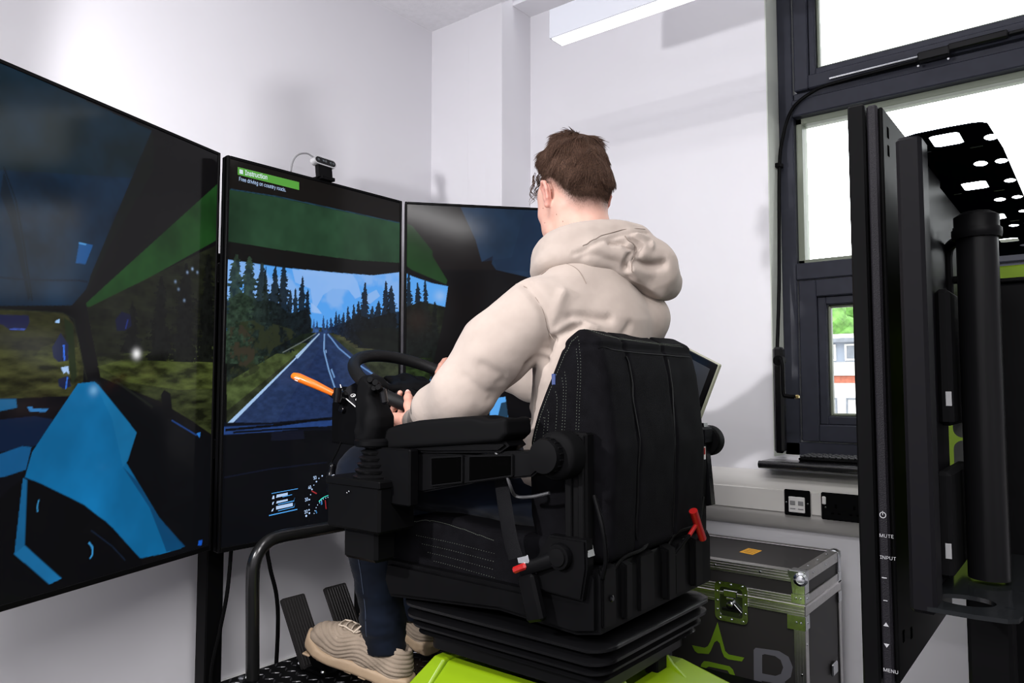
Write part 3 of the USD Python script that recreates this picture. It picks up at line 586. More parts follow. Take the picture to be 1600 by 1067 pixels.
p.poly(fw, (40, 46, 22), 1, .2+1.6*gs); p.poly([(0.366, 0.563), (0.538, 0.618), (1.019, 0.769), (1.034, 0.508), (0.636, 0.481), (0.411, 0.462)], (14, 16, 11), .85, .3+1.4*gf)
p.poly([(0.413, 0.442), (0.636, 0.474), (0.867, 0.472), (1.036, 0.459), (1.040, 0.394), (0.803, 0.392), (0.552, 0.409)], (70, 80, 34), .45, .3+1.4*gs)
for i, q in enumerate(([(0.699, 0.468), (0.687, 0.659), (0.771, 0.470)], [(0.832, 0.471), (0.818, 0.701), (0.933, 0.473)], [(0.959, 0.474), (0.943, 0.737), (1.036, 0.475)], [(0.562, 0.479), (0.554, 0.591), (0.612, 0.480)])):
    p.spruce(q[0][0], q[0][1], q[1][1], abs(q[2][0]-q[0][0]), (9, 11, 9), 60+i)
for (x, y), k in zip([(0.837, 0.679), (0.865, 0.690), (0.894, 0.684), (0.773, 0.651), (0.791, 0.634), (0.824, 0.609)], (.6, .8, .5, .5, .4, .5)): p.fade((x, y), .004, (150, 180, 220), k)
p.fade([(0.588, 0.473)][0], .012, (240, 240, 240), .95)
# pillar, mirrors, mirror housings
p.poly([(0.269, 0.552), (0.325, 0.542), (0.414, 0.420), (0.436, 0.409), (0.359, 0.406), (0.360, 0.461), (0.311, 0.530)], (9, 9, 12))
p.line([(0.044, 0.542), (0.269, 0.548), (0.313, 0.537), (0.339, 0.480), (0.374, 0.414)], .003, (30, 34, 26), .7)
p.poly([(0.045, 0.532), (0.147, 0.536), (0.152, 0.523), (0.140, 0.509), (0.091, 0.504), (0.066, 0.513), (0.046, 0.516)], (26, 28, 60)); p.line([(0.086, 0.507), (0.138, 0.509)], .003, (55, 80, 170))
p.poly([(0.275, 0.539), (0.311, 0.526), (0.333, 0.422), (0.315, 0.403), (0.297, 0.460)], (26, 38, 20), .9)
p.poly([(0.235, 0.477), (0.265, 0.507), (0.295, 0.485), (0.297, 0.452), (0.260, 0.449), (0.241, 0.458)], (26, 32, 62)); p.line([(0.278, 0.484), (0.283, 0.452)], .004, (50, 110, 230))
p.poly([(0.245, 0.531), (0.259, 0.535), (0.259, 0.526), (0.243, 0.526)], (150, 190, 235)); p.poly([(0.270, 0.438), (0.298, 0.441), (0.304, 0.424), (0.292, 0.430), (0.282, 0.425), (0.277, 0.431)], (165, 195, 235))
p.poly([(0.262, 0.414), (0.299, 0.422), (0.313, 0.400), (0.282, 0.395), (0.265, 0.401)], (22, 28, 58)); p.line([(0.297, 0.419), (0.292, 0.395)], .003, (50, 110, 220))
p.poly([(0.486, 0.545), (0.513, 0.564), (0.553, 0.560), (0.561, 0.535), (0.533, 0.523), (0.494, 0.521)], (14, 18, 44)); p.line([(0.543, 0.548), (0.533, 0.527)], .004, (26, 42, 110))
# door: dark trim, blue panels
p.poly([(0.036, 0.377), (0.120, 0.378), (0.317, 0.381), (0.355, 0.357), (0.268, 0.334), (0.209, 0.263), (0.148, 0.220), (0.051, 0.182)], (8, 8, 14))
p.poly([(0.036, 0.377), (0.116, 0.377), (0.121, 0.360), (0.038, 0.352)], (24, 88, 132)); p.poly([(0.039, 0.338), (0.182, 0.343), (0.249, 0.335), (0.208, 0.287), (0.044, 0.278)], (10, 26, 52))
p.poly([(0.155, 0.361), (0.172, 0.362), (0.174, 0.358), (0.230, 0.356), (0.221, 0.350), (0.164, 0.352)], (44, 112, 170))
p.poly([(0.044, 0.272), (0.143, 0.287), (0.175, 0.284), (0.159, 0.242), (0.086, 0.233), (0.047, 0.232)], (20, 88, 140), 1, .8+.3*nz)
p.poly([(0.435, 0.417), (0.553, 0.396), (0.674, 0.363), (0.842, 0.312), (1.028, 0.265), (1.044, -0.010), (0.761, -0.001), (0.504, 0.274)], (7, 8, 12))
p.line([(0.495, 0.412), (0.675, 0.352)], .006, (26, 30, 24), .7); p.poly([(0.714, 0.380), (0.730, 0.392), (0.763, 0.383), (0.780, 0.328), (0.747, 0.321), (0.726, 0.344)], (5, 5, 8))
p.line([(0.773, 0.320), (0.915, 0.279)], .004, (30, 70, 140), .7); p.poly([(0.911, 0.284), (0.936, 0.286), (0.933, 0.272)], (40, 110, 190)); p.poly([(0.941, 0.019), (0.963, 0.018), (0.960, 0.006), (0.938, 0.007)], (20, 80, 180))
# the seat back of the cab: big blue shape
sb = .75+.35*p.tex(5, 7, 40)
p.poly([(0.339, 0.406), (0.405, 0.410), (0.426, 0.401), (0.600, 0.297), (0.555, 0.233), (0.610, 0.188), (0.722, 0.097), (0.860, 0.013), (0.747, 0.011), (0.635, 0.015), (0.474, 0.113), (0.331, 0.173), (0.156, 0.226), (0.178, 0.274), (0.228, 0.316)], (14, 104, 158), 1, sb)
p.poly([(0.405, 0.410), (0.426, 0.401), (0.600, 0.297), (0.563, 0.236), (0.541, 0.224), (0.487, 0.328)], (24, 112, 164), .8, sb)
p.poly([(0.541, 0.224), (0.607, 0.189), (0.722, 0.097), (0.867, 0.013), (0.766, 0.013), (0.674, 0.123)], (12, 66, 108), .85, sb)
p.fade([(0.403, 0.392)][0], .012, (120, 175, 215), .7)
p.poly([(0.156, 0.228), (0.213, 0.212), (0.381, 0.156), (0.505, 0.096), (0.642, 0.009), (0.638, -0.020), (0.103, -0.005), (0.064, 0.002), (0.051, 0.182), (0.107, 0.211)], (5, 5, 8))
p.poly([(0.150, 0.227), (0.165, 0.222), (0.165, 0.099), (0.299, 0.018), (0.262, 0.014), (0.131, 0.087)], (20, 92, 140), 1, sb); p.poly([(0.131, 0.087), (0.165, 0.099), (0.303, 0.018), (0.258, 0.013)], (24, 104, 156), 1, sb)
p.line([(0.208, 0.181), (0.203, 0.168), (0.206, 0.158)], .003, (50, 130, 180)); p.line([(0.404, 0.077), (0.420, 0.066), (0.421, 0.049), (0.411, 0.043)], .005, (50, 130, 185)); p.line([(0.412, 0.101), (0.505, 0.057), (0.566, 0.019)], .003, (16, 28, 46))
screen(tL, p, ms)

# ---- right display
tR, p, ms, mR = display('display_screen', 'right portrait display partly hidden behind the driver', (-2.04, 1.92, .588), (.65, .76, 0), 1.19, W, .0026, True)
nz = p.tex(8, 12, 51)
p.put(lin(10, 9, 12), np.ones_like(p.U))
p.poly([(-0.009, 0.998), (0.349, 0.996), (0.489, 0.836), (0.577, 0.795), (0.028, 0.785), (-0.014, 0.907)], (20, 16, 17))
p.poly([(0.290, 0.998), (0.792, 1.000), (1.272, 1.005), (1.267, 0.700), (0.489, 0.794), (0.465, 0.814), (0.471, 0.840), (0.409, 0.819), (0.374, 0.892)], (28, 48, 72), 1, .75+.4*nz)
p.poly([(0.409, 0.819), (0.471, 0.840), (0.492, 0.796), (0.754, 0.790), (1.231, 0.764), (1.235, 1.004), (0.648, 0.992), (0.577, 0.837)], (20, 36, 60), .5)
p.poly([(-0.008, 0.938), (0.029, 0.929), (0.138, 0.849), (0.138, 0.833), (0.220, 0.754), (0.213, 0.741), (0.028, 0.785), (-0.013, 0.803)], (26, 56, 26), 1, .8+.4*nz)
p.poly([(-0.012, 0.776), (0.028, 0.765), (0.136, 0.744), (0.224, 0.735), (0.221, 0.673), (0.198, 0.583), (0.166, 0.420), (-0.007, 0.380)], (88, 162, 236))
p.fade([(0.180, 0.702)][0], .02, (160, 190, 230), .6)
gt = .3+1.3*p.tex(26, 50, 53, 5)
p.poly([(-0.011, 0.662), (0.079, 0.684), (0.197, 0.669), (0.231, 0.665), (0.172, 0.502), (0.100, 0.380), (-0.032, 0.341)], (20, 26, 15), 1, gt)
for i, q in enumerate(([(0.011, 0.501), (0.008, 0.775), (0.058, 0.501)], [(0.058, 0.501), (0.055, 0.745), (0.105, 0.501)], [(0.101, 0.501), (0.098, 0.754), (0.145, 0.501)], [(0.152, 0.501), (0.150, 0.685), (0.199, 0.502)])):
    p.spruce(q[0][0], q[0][1], q[1][1], abs(q[2][0]-q[0][0]), (12, 18, 16), 80+i)
p.fade([(0.056, 0.623)][0], .045, (44, 32, 26), .6)
p.poly([(-0.035, 0.501), (0.138, 0.501), (0.100, 0.340), (-0.032, 0.301)], (30, 44, 18), .9, gt); p.poly([(-0.034, 0.457), (0.115, 0.471), (0.066, 0.380), (-0.033, 0.370)], (48, 66, 30), .6, gt)
p.poly([(0.224, 0.735), (0.368, 0.688), (0.370, 0.217), (0.085, 0.220), (0.139, 0.461), (0.198, 0.624)], (10, 9, 11))
p.poly([(0.455, 0.369), (0.542, 0.375), (0.559, 0.297), (0.456, 0.294)], (90, 165, 235)); p.poly([(0.518, 0.355), (0.549, 0.359), (0.559, 0.293), (0.493, 0.294)], (20, 30, 30), .9)
p.poly([(0.307, 0.574), (0.361, 0.615), (0.403, 0.626), (0.403, 0.616), (0.368, 0.605), (0.321, 0.568)], (46, 110, 24), .9)
screen(tR, p, ms)

# post and floor stand that carry the displays, cables behind
st = thing('display_stand', 'black floor stand with square post between left and centre displays', 'display stand')
part(st, 'post', bx((-2.225, 1.228, .02), (-2.165, 1.285, 1.50), .004), m_metal_b)
part(st, 'post', bx((-2.225, 1.85, .02), (-2.165, 1.907, 1.50), .004), m_metal_b)
part(st, 'cross_rail', cat(bx((-2.165, 1.21, 1.40), (-2.108, 1.90, 1.46), .004), bx((-2.165, 1.21, .86), (-2.108, 1.90, .92), .004)), m_metal_b)
part(st, 'foot', bx((-2.31, 1.223, 0), (-2.0, 1.29, .03), .006), m_metal_b)
part(st, 'foot', bx((-2.31, 1.845, 0), (-2.0, 1.912, .03), .006), m_metal_b)
def cable(pts, r, label): return solo('cable', tube(spline(pts, 10), r, 8), m_rubber, label, 'cable')
cable([(-2.12, 1.285, .75), (-2.12, 1.28, .58), (-2.12, 1.27, .45), (-2.13, 1.255, .34), (-2.14, 1.235, .2), (-2.14, 1.25, .01)], .006, 'thin black cable hanging beside the display post')
cable([(-2.13, 1.45, .75), (-2.13, 1.415, .58), (-2.12, 1.418, .50), (-2.12, 1.445, .40), (-2.12, 1.452, .28), (-2.12, 1.44, .01)], .0065, 'black cable hanging below the centre display next to the pedals')

# depth camera on the centre display
dc = thing('depth_camera', 'small silver depth camera on black mount atop the centre display', 'camera')
cm = fr((-2.045, 1.555, 1.845), (0, 1, -.03), z=(1, 0, .18))
cap = lambda L, r, d, z: T(ext(LineString([(-L/2+r, 0), (L/2-r, 0)]).buffer(r, quad_segs=8), d), cm @ trimesh.transformations.translation_matrix((0, 0, z)))
part(dc, 'body', cap(.092, .0145, .024, -.024), M('silver_shell', (.62, .62, .63), .3, metal=.6))
part(dc, 'face', cap(.082, .0105, .0015, 0), m_gloss)
m_lens = M('lens_glass', (.03, .04, .045), .08, spec=.8)
for k, x in enumerate((-.030, -.010, .0, .020, .032)): part(dc, 'lens', lathe([(.0045, 0), (.0045, .001), (.003, .0018)], 14, cm @ trimesh.transformations.translation_matrix((x, 0, .0015))), m_lens)
part(dc, 'mount', cat(T(bx((-.03, -.06, -.022), (.03, -.012, -.004), .002), cm), bx((-2.085, 1.53, 1.7805), (-2.03, 1.585, 1.792), .001)), m_black)
part(dc, 'cable', tube(spline([(-2.055, 1.512, 1.853), (-2.06, 1.485, 1.86), (-2.07, 1.455, 1.845), (-2.075, 1.44, 1.80), (-2.075, 1.44, 1.70)], 8), .0028, 8), M('grey_cable', (.2, .2, .21), .5))
# ------------------------------------------------------------------ simulator platform
def slab_y(poly_xz, y0, y1, r=.006, ch=True):
    """polygon in (x, z) extruded between y0 and y1"""
    m = np.array([[1, 0, 0, 0], [0, 0, -1, y1], [0, 1, 0, 0], [0, 0, 0, 1.0]]); P = Polygon(poly_xz)
    e = P.buffer(-r); L = y1-y0
    return cat(ext(P, L-2*r, m @ trimesh.transformations.translation_matrix((0, 0, r))), ext(e, L, m))
pf = thing('simulator_platform', 'black chequer plate simulator platform carrying the driver seat and the pedals', 'platform')
part(pf, 'deck', bx((-1.905, 1.06, .265), (-.62, 2.04, .279), .002), m_metal_b)
part(pf, 'frame', cat(bx((-1.89, 1.08, .02), (-1.83, 2.02, .264), .004), bx((-.70, 1.08, .02), (-.64, 2.02, .264), .004), bx((-1.89, 1.08, .16), (-.64, 1.14, .264), .004), bx((-1.89, 1.96, .16), (-.64, 2.02, .264), .004)), m_metal_b)
tread = []
lz = lambda c, a: trimesh.convex.convex_hull(np.array([[x*math.cos(a)-y*math.sin(a)+c[0], x*math.sin(a)+y*math.cos(a)+c[1], z] for x, y, z in [(-.014, 0, .2785), (.014, 0, .2785), (0, -.0035, .2785), (0, .0035, .2785), (-.009, 0, .2805), (.009, 0, .2805), (0, -.002, .2812), (0, .002, .2812)]]))
for i in range(42):
    for j in range(27):
        c = (-1.89+.0245*i, 1.075+.036*j)
        if c[0] < -1.2 or c[1] < 1.2: tread.append(lz(c, math.pi/4 if (i+j) % 2 else -math.pi/4))
part(pf, 'tread_pattern', cat(tread), M('worn_tread', (.05, .05, .055), .3, spec=.8, metal=.4), 'raised chequer plate treads', kind='stuff', smooth=False)
for p in [(-1.872, 1.172), (-1.87, 1.5), (-1.87, 1.9), (-1.45, 1.09)]: part(pf, 'bolt', bolt((p[0], p[1], .279), (0, 0, 1), .011, .008), m_zinc)
gt = [(-1.85, 1.19, .28), (-1.85, 1.187, .40), (-1.85, 1.184, .55), (-1.85, 1.192, .605), (-1.85, 1.222, .640), (-1.85, 1.27, .652), (-1.85, 1.40, .652), (-1.85, 1.80, .652), (-1.85, 1.87, .640), (-1.85, 1.90, .60), (-1.85, 1.905, .50), (-1.85, 1.905, .28)]
solo('guard_rail', tube(spline(gt, 8), .0185, 18), M('satin_black_tube', (.008, .008, .008), .22, spec=.5), 'bent black tube guard rail standing at the front of the simulator platform', 'rail')
# lime cover round the seat base
m_lime2 = m_lime
lc = thing('seat_base_cover', 'glossy lime green cover around the foot of the driver seat', 'cover')
def lofted(r0, z0, r1, z1, rad):
    S = []
    for (x0, x1, y0, y1), z, rr in ((r0, z0, rad), (r1, z1, rad)):
        for x in (x0+rr, x1-rr):
            for y in (y0+rr, y1-rr): S.append(m3.Manifold.sphere(rr, 24).translate((x, y, z-rr)))
    return m3.Manifold.batch_hull(S)
outer = lofted((-1.285, -.82, 1.345, 1.735), .412, (-1.38, -.60, 1.25, 1.83), .31, .014)
hole = m3.Manifold.cube((.40, .32, .5)).translate((-1.25, 1.38, .3))
part(lc, 'shell', outer-hole, m_lime2, smooth=40)
part(lc, 'front_strap', lofted((-1.312, -1.272, 1.338, 1.742), .420, (-1.392, -1.30, 1.243, 1.837), .298, .008), m_lime2, smooth=40)
for y in (1.655, 1.45): part(lc, 'rear_fin', slab_y([(-.865, .40), (-.845, .442), (-.825, .418), (-.78, .385), (-.84, .38)], y, y+.012, .002), m_lime2)
part(lc, 'hinge_bracket', bx((-.87, 1.60, .405), (-.835, 1.65, .445), .004), m_black)

# pedals
m_pedal = M('pedal_rubber', (.016, .0145, .0145), .6, spec=.25)
def pedal(lab, y0, y1):
    t = thing('pedal', lab, 'pedal'); a, b = np.array([-1.895, 0, .460]), np.array([-1.785, 0, .285]); d = (b-a)/np.linalg.norm(b-a)
    m = fr((a[0], y0, a[2]), (0, 1, 0), y=-d); L = np.linalg.norm(b-a); w = y1-y0
    part(t, 'plate', T(ext(rrect(w, L, .006, w/2, -L/2), .010), m @ trimesh.transformations.translation_matrix((0, 0, -.006))), m_pedal)
    for k in range(8):
        x = .008+(w-.016)*k/7
        part(t, 'rib', T(bx((x-.0022, -L+.006, .003), (x+.0022, -.006, .0075), .0012), m), m_pedal, smooth=False)
    part(t, 'bracket', cat(bx((-1.83, y0+.01, .279), (-1.70, y1+.01, .289), .002), slab_y([(-1.80, .285), (-1.73, .285), (-1.755, .335), (-1.79, .345), (-1.81, .33)], y0+.03, y0+.036, .001), slab_y([(-1.80, .285), (-1.73, .285), (-1.755, .335), (-1.79, .345), (-1.81, .33)], y1-.02, y1-.014, .001)), m_metal_b)
    for p in [(-1.822, y0+.018), (-1.715, y0+.018), (-1.735, y1), (-1.82, y1)]: part(t, 'bolt', bolt((p[0], p[1], .289), (0, 0, 1), .007, .006), m_zinc)
pedal('black ribbed pedal plate nearer the guard rail, the left shoe beside it', 1.305, 1.385)
pedal('black ribbed pedal plate half hidden behind the driver left leg', 1.458, 1.54)

# ------------------------------------------------------------------ driver seat
m_fabric = usdkit.material(stage, '/World/Looks/seat_fabric', {'g': ('geometry', {}), 'n': ('noise_texture', {'scale': 900, 'detail': 2}), 'n2': ('noise_texture', {'scale': 30, 'detail': 3}), 'r': ('rgb_ramp', {'ramp': [(.3, (.0016, .0014, .0022)), (.7, (.0036, .0035, .0048))]}), 'b': ('bump', {'strength': .5, 'distance': .001}), 'p': ('principled_bsdf', {'roughness': .85, 'specular_ior_level': .08, 'sheen_weight': 0.0, 'sheen_roughness': .5})},
    [('g.position', 'n.vector'), ('g.position', 'n2.vector'), ('n2.fac', 'r.fac'), ('r.color', 'p.base_color'), ('n.fac', 'b.height'), ('b.normal', 'p.normal')], surface='p.BSDF')
m_stitch = M('stitch_thread', (.06, .07, .055), .8)
se = thing('driver_seat', 'black fabric suspension driver seat with armrests on a lime green base', 'seat')
SY = 1.545
F = Field((-1.06, 1.24, .66), (-.74, 1.86, 1.24), .0055)
bp = [(-.815, .74), (-.805, .95), (-.822, 1.10), (-.838, 1.165), (-.865, 1.178), (-.885, 1.165), (-.915, 1.105), (-.955, 1.02), (-.975, .955), (-.975, .80), (-.955, .73)]
F.prism(bp, 1, SY-.207, SY+.207, .024, .01)
F.ell((-1.05, SY, .98), (.14, .15, .34), k=.03, sub=True)
mb = F.mesh(2)
# rear panels: shallow vertical piping grooves
V = mb.vertices; N = normals(mb)
for yy in (SY-.118, SY+.062): V -= N*(.005*np.exp(-((V[:, 1]-yy)/.006)**2)*(V[:, 0] > -.88))[:, None]
V -= N*(.0035*np.exp(-((V[:, 2]-1.165)/.005)**2))[:, None]
V += N*(.003*(meshkit.noise(V*18)-.5))[:, None]
bk = part(se, 'backrest', mb, m_fabric, 'high fabric backrest with stitched seams', smooth=True)
def onto(mesh, pts, off=.001):
    return snap(mesh, pts)
def seam(parent, mesh, pts, r, mat, name='seam', n=10):
    q = onto(mesh, spline(pts, n)); Kk = np.ones(7)/7; q = np.stack([np.convolve(np.pad(q[:, k], 3, mode='edge'), Kk, 'valid') for k in range(3)], 1); part(parent, name, tube(q, r, 6), mat)
rear = lambda y, z0, z1: [(-.77, y, z) for z in np.linspace(z0, z1, 9)]
for yy in (SY+.062, SY-.118): seam(bk, mb, rear(yy, 1.17, .74), .0024, m_black, 'piping', 4)
seam(bk, mb, [(-.80, SY-.25, 1.17), (-.775, SY-.15, 1.175), (-.77, SY, 1.175), (-.775, SY+.15, 1.17), (-.80, SY+.25, 1.15)], .0012, m_black, 'piping')
# dotted decorative stitching on the side wing and along its front edge
st_ = []
def dashes(pts, gap, ln, r=.0009):
    q = onto(mb, spline(pts, 14)); s = np.r_[0, np.cumsum(np.linalg.norm(np.diff(q, axis=0), axis=1))]
    for a in np.arange(0, s[-1]-ln, gap):
        P = np.stack([np.interp([a, a+ln*.5, a+ln], s, q[:, k]) for k in range(3)], 1); st_.append(tube(P, r, 5))
for x0 in (-.955, -.945, -.922, -.905, -.898, -.868, -.861):
    zt = 1.0+(x0+.97)*1.75-.015; dashes([(x0, 1.30, zt), (x0+.004, 1.30, zt*.6+.4), (x0-.006, 1.30, .93)], .0065, .0022)
dashes([(-.985, 1.305, .955), (-.963, 1.305, 1.02), (-.92, 1.305, 1.11), (-.885, 1.305, 1.17), (-.86, 1.31, 1.19)], .006, .0035)
for dy in (0, .008): dashes([(-.86, 1.33, 1.215-dy), (-.825, 1.40, 1.20-dy), (-.815, 1.545, 1.195-dy), (-.82, 1.72, 1.185-dy)], .006, .0035)
part(bk, 'stitching', cat(st_), m_stitch, kind='stuff', smooth=False)
part(bk, 'fabric_tab', cbox((-.927, 1.316, 1.095), (.010, .006, .024), .001), M('blue_tab', (.008, .03, .14), .5), 'small blue tab')
# cushion
F = Field((-1.54, 1.22, .58), (-.88, 1.88, .82), .007)
cp = [(-1.43, .645), (-1.45, .69), (-1.43, .72), (-1.36, .735), (-1.30, .750), (-1.22, .752), (-1.1, .735), (-.95, .74), (-.93, .66), (-1.0, .635)]
F.prism(cp, 1, SY-.225, SY+.225, .02, .01)
F.ell((-1.2, SY, .85), (.5, .15, .13), k=.05, sub=True)
mc = F.mesh(2); mc.vertices += normals(mc)*(.004*(meshkit.noise(mc.vertices*16)-.5))[:, None]
cu = part(se, 'cushion', mc, m_fabric, smooth=True)
st_ = []; mb_ = mb; mb = mc
dashes([(-1.43, 1.29, .715), (-1.36, 1.29, .742), (-1.30, 1.29, .757), (-1.2, 1.29, .752), (-1.08, 1.29, .735)], .006, .0035)
for k in range(4): dashes([(-1.33+.02*k, 1.29, .715-.018*k), (-1.2, 1.29, .712-.018*k), (-1.08, 1.29, .705-.018*k)], .0075, .002)
part(cu, 'stitching', cat(st_), m_stitch, kind='stuff', smooth=False); mb = mb_
# base shell with ribbed rear panel
sh_ = []
part(se, 'base_shell', cat(slab_y([(-1.40, .56), (-1.42, .60), (-1.41, .648), (-.98, .648), (-.93, .695), (-.80, .715), (-.792, .70), (-.792, .590), (-.85, .578), (-1.05, .59)], 1.272, 1.818, .010)), m_black)
for k, (a, b, d) in enumerate(((1.285, 1.335, .006), (1.362, 1.392, .012), (1.432, 1.50, .006), (1.545, 1.585, .016), (1.60, 1.655, .006), (1.69, 1.735, .014))):
    part(se, 'rear_rib', slab_y([(-.80, .598), (-.792+d, .602), (-.792+d, .715-.004*(k % 2)), (-.80, .72)], a, b, .004), m_metal_b)
part(se, 'screw', bolt((-.785, 1.312, .655), (1, 0, 0), .007, .004), m_gloss)
# suspension bellows: wavy stacked folds
def fold(x0, x1, y0, y1, r): return np.array(rrect(x1-x0, y1-y0, r, (x0+x1)/2, (y0+y1)/2).exterior.coords)[:-1]
rings = []
for i, (g, z) in enumerate([(.018, .566), (.034, .556), (.034, .550), (.012, .538), (.030, .528), (.030, .522), (.004, .512), (.018, .503), (.018, .498), (-.004, .488), (.006, .480), (-.02, .466), (-.02, .44)]):
    q = fold(-1.345-g, -.815+g, 1.318-g, 1.772+g, .03+max(g, 0)*.6); t = (q[:, 0]+1.37)/.58
    sag = -.016*np.sin(np.clip(t, 0, 1)*math.pi)*(1 if i < 11 else 0)+.007*np.sin((q[:, 1]-1.3)/.5*math.pi*2)*(i < 11)
    rings.append(np.c_[q, z+sag*.8])
n = len(rings[0]); v = np.vstack(rings); f = []
for i in range(len(rings)-1):
    j = np.arange(n); a, b, c, d = i*n+j, i*n+(j+1) % n, (i+1)*n+(j+1) % n, (i+1)*n+j
    f += [np.stack([a, c, b], -1), np.stack([a, d, c], -1)]
v = np.vstack([v, [[-1.08, 1.545, .57], [-1.08, 1.545, .44]]]); j = np.arange(n); e = len(rings)*n-n
f += [np.stack([np.full(n, len(v)-2), j, (j+1) % n], -1), np.stack([np.full(n, len(v)-1), e+(j+1) % n, e+j], -1)]
bm = trimesh.Trimesh(v, np.vstack(f), process=False)
if bm.volume < 0: bm.invert()
part(se, 'bellows', bm, M('bellows_rubber', (.0035, .0035, .004), .25, spec=.3), smooth=50)
# left armrest: bar, hinge drum, cap, post
def drum(o, r, h, cap_r, s=-1):
    mm = XY(o, (0, s, 0)); return lathe([(r*.9, 0), (r, .006), (r, h*.75), (r*.93, h*.9), (cap_r*1.06, h)], 40, mm), lathe([(cap_r, 0), (cap_r, .018), (cap_r*.94, .023), (cap_r*.3, .024)], 40, XY(np.array(o)+[-.008, s*h, 0], (0, s, 0)))
ar = part(se, 'armrest', slab_y([(-1.375, 0.926), (-1.374, 0.864), (-1.293, 0.840), (-1.233, 0.836), (-1.168, 0.850), (-1.054, 0.874), (-0.919, 0.895), (-0.874, 0.929), (-0.899, 0.948), (-0.983, 0.944), (-1.069, 0.931), (-1.169, 0.928)], 1.222, 1.275, .004), m_black, 'left armrest bar with ribs')
for q in ([(-1.198, 0.916), (-1.197, 0.857), (-1.107, 0.872), (-1.107, 0.925)], [(-1.083, 0.926), (-1.083, 0.875), (-0.967, 0.896), (-0.967, 0.935)]):
    part(ar, 'recess_frame', cat(slab_y(list(Polygon(q).buffer(.004).exterior.coords)[:-1], 1.2165, 1.224, .001)), m_blackm)
    part(ar, 'recess', slab_y(q, 1.2155, 1.222, .001), m_hole)
d1, d2 = drum((-.868, 1.278, .940), .050, .052, .036)
part(ar, 'hinge_drum', d1, m_blackm); part(ar, 'hinge_cap', d2, m_black)
kn = [T(cbox((.0362, 0, .008), (.003, .004, .014), .001), XY((-.876, 1.226, .940), (0, -1, 0)) @ trimesh.transformations.rotation_matrix(a, (0, 0, 1))) for a in np.arange(0, 6.28, .35)]
part(ar, 'grip_ridges', cat(kn), m_blackm, kind='stuff', smooth=False)
part(se, 'armrest_post', cat(bx((-.878, 1.28, .69), (-.822, 1.31, .985), .004), bx((-.872, 1.274, .70), (-.856, 1.282, .91), .002), bx((-.84, 1.274, .70), (-.826, 1.282, .98), .002)), m_metal_b)
part(se, 'side_bracket', slab_y([(-.93, .66), (-.82, .655), (-.808, .72), (-.81, .775), (-.90, .775), (-.935, .72)], 1.255, 1.285, .004), m_black)
# armrest pad (upholstered, scooped behind)
F = Field((-1.40, 1.16, .90), (-.91, 1.34, 1.04), .004)
F.prism([(-1.350, .938), (-1.348, .966), (-1.30, .980), (-1.23, .992), (-1.13, 1.001), (-1.065, 1.006), (-1.03, 1.0), (-1.005, 1.001), (-.982, 1.005), (-.980, .984), (-.994, .973), (-1.1, .962), (-1.25, .948)], 1, 1.213, 1.287, .010, .01)
F.ell((-1.02, 1.25, 1.045), (.05, .035, .042), k=.012, sub=True)
part(se, 'armrest_pad', F.mesh(2), m_blackm, 'soft black left armrest pad', smooth=True)
part(se, 'pad_tray', slab_y([(-1.345, .925), (-1.33, .945), (-1.10, .958), (-.985, .965), (-.975, .955), (-1.0, .94), (-1.2, .928)], 1.215, 1.285, .006), m_black)
# recline lever
part(se, 'recline_lever', cat(lathe([(.026, 0), (.028, .008), (.025, .016), (.006, .017)], 28, XY((-.868, 1.258, .737), (0, -1, 0))), tube([(-.872, 1.250, .735), (-.925, 1.244, .712), (-.962, 1.242, .700)], [.017, .014, .016], 12, flat=((0, 1, 0), .5))), m_black)
part(se, 'lever_cap', lathe([(.019, 0), (.018, .003), (.004, .004)], 24, XY((-.868, 1.2412, .737), (0, -1, 0))), m_blackm)
part(se, 'gas_strut', tube(spline([(-.81, 1.29, .86), (-.785, 1.28, .80), (-.778, 1.28, .74), (-.79, 1.285, .70)], 8), .005, 8), m_black)
part(se, 'edge_trim', slab_y([(-.818, .738), (-.806, .742), (-.812, .765)], 1.262, 1.285, .001), M('grey_plastic', (.25, .26, .26), .5))
# seat belt on the left
sb_ = part(se, 'seat_belt', tube(spline([(-1.033, 1.262, 0.938), (-1.031, 1.262, 0.883)]+[(-1.008, 1.250, 0.811), (-0.994, 1.250, 0.752), (-0.981, 1.250, 0.718)], 10), .020, 12, flat=((.0, 1, 0), .12)), M('belt_webbing', (.004, .004, .005), .5, spec=.1, bump=.6, bscale=1500), 'black belt strap ending in a buckle')
part(sb_, 'buckle_tongue', T(cbox((0, 0, 0), (.030, .005, .022), .002), fr((-.952, 1.240, .718), (1, 0, .32), z=(-.3, 0, 1))), m_zinc, 'chrome tongue')
part(sb_, 'buckle_button', T(cbox((0, 0, 0), (.038, .014, .014), .004), fr((-.960, 1.238, .703), (1, 0, .45), z=(-.4, 0, 1))), m_red, 'red buckle button')
part(sb_, 'buckle_body', T(cbox((0, 0, 0), (.044, .024, .095), .006), fr((-.935, 1.246, .645), (1, 0, .3), z=(-.3, 0, 1))), m_black)
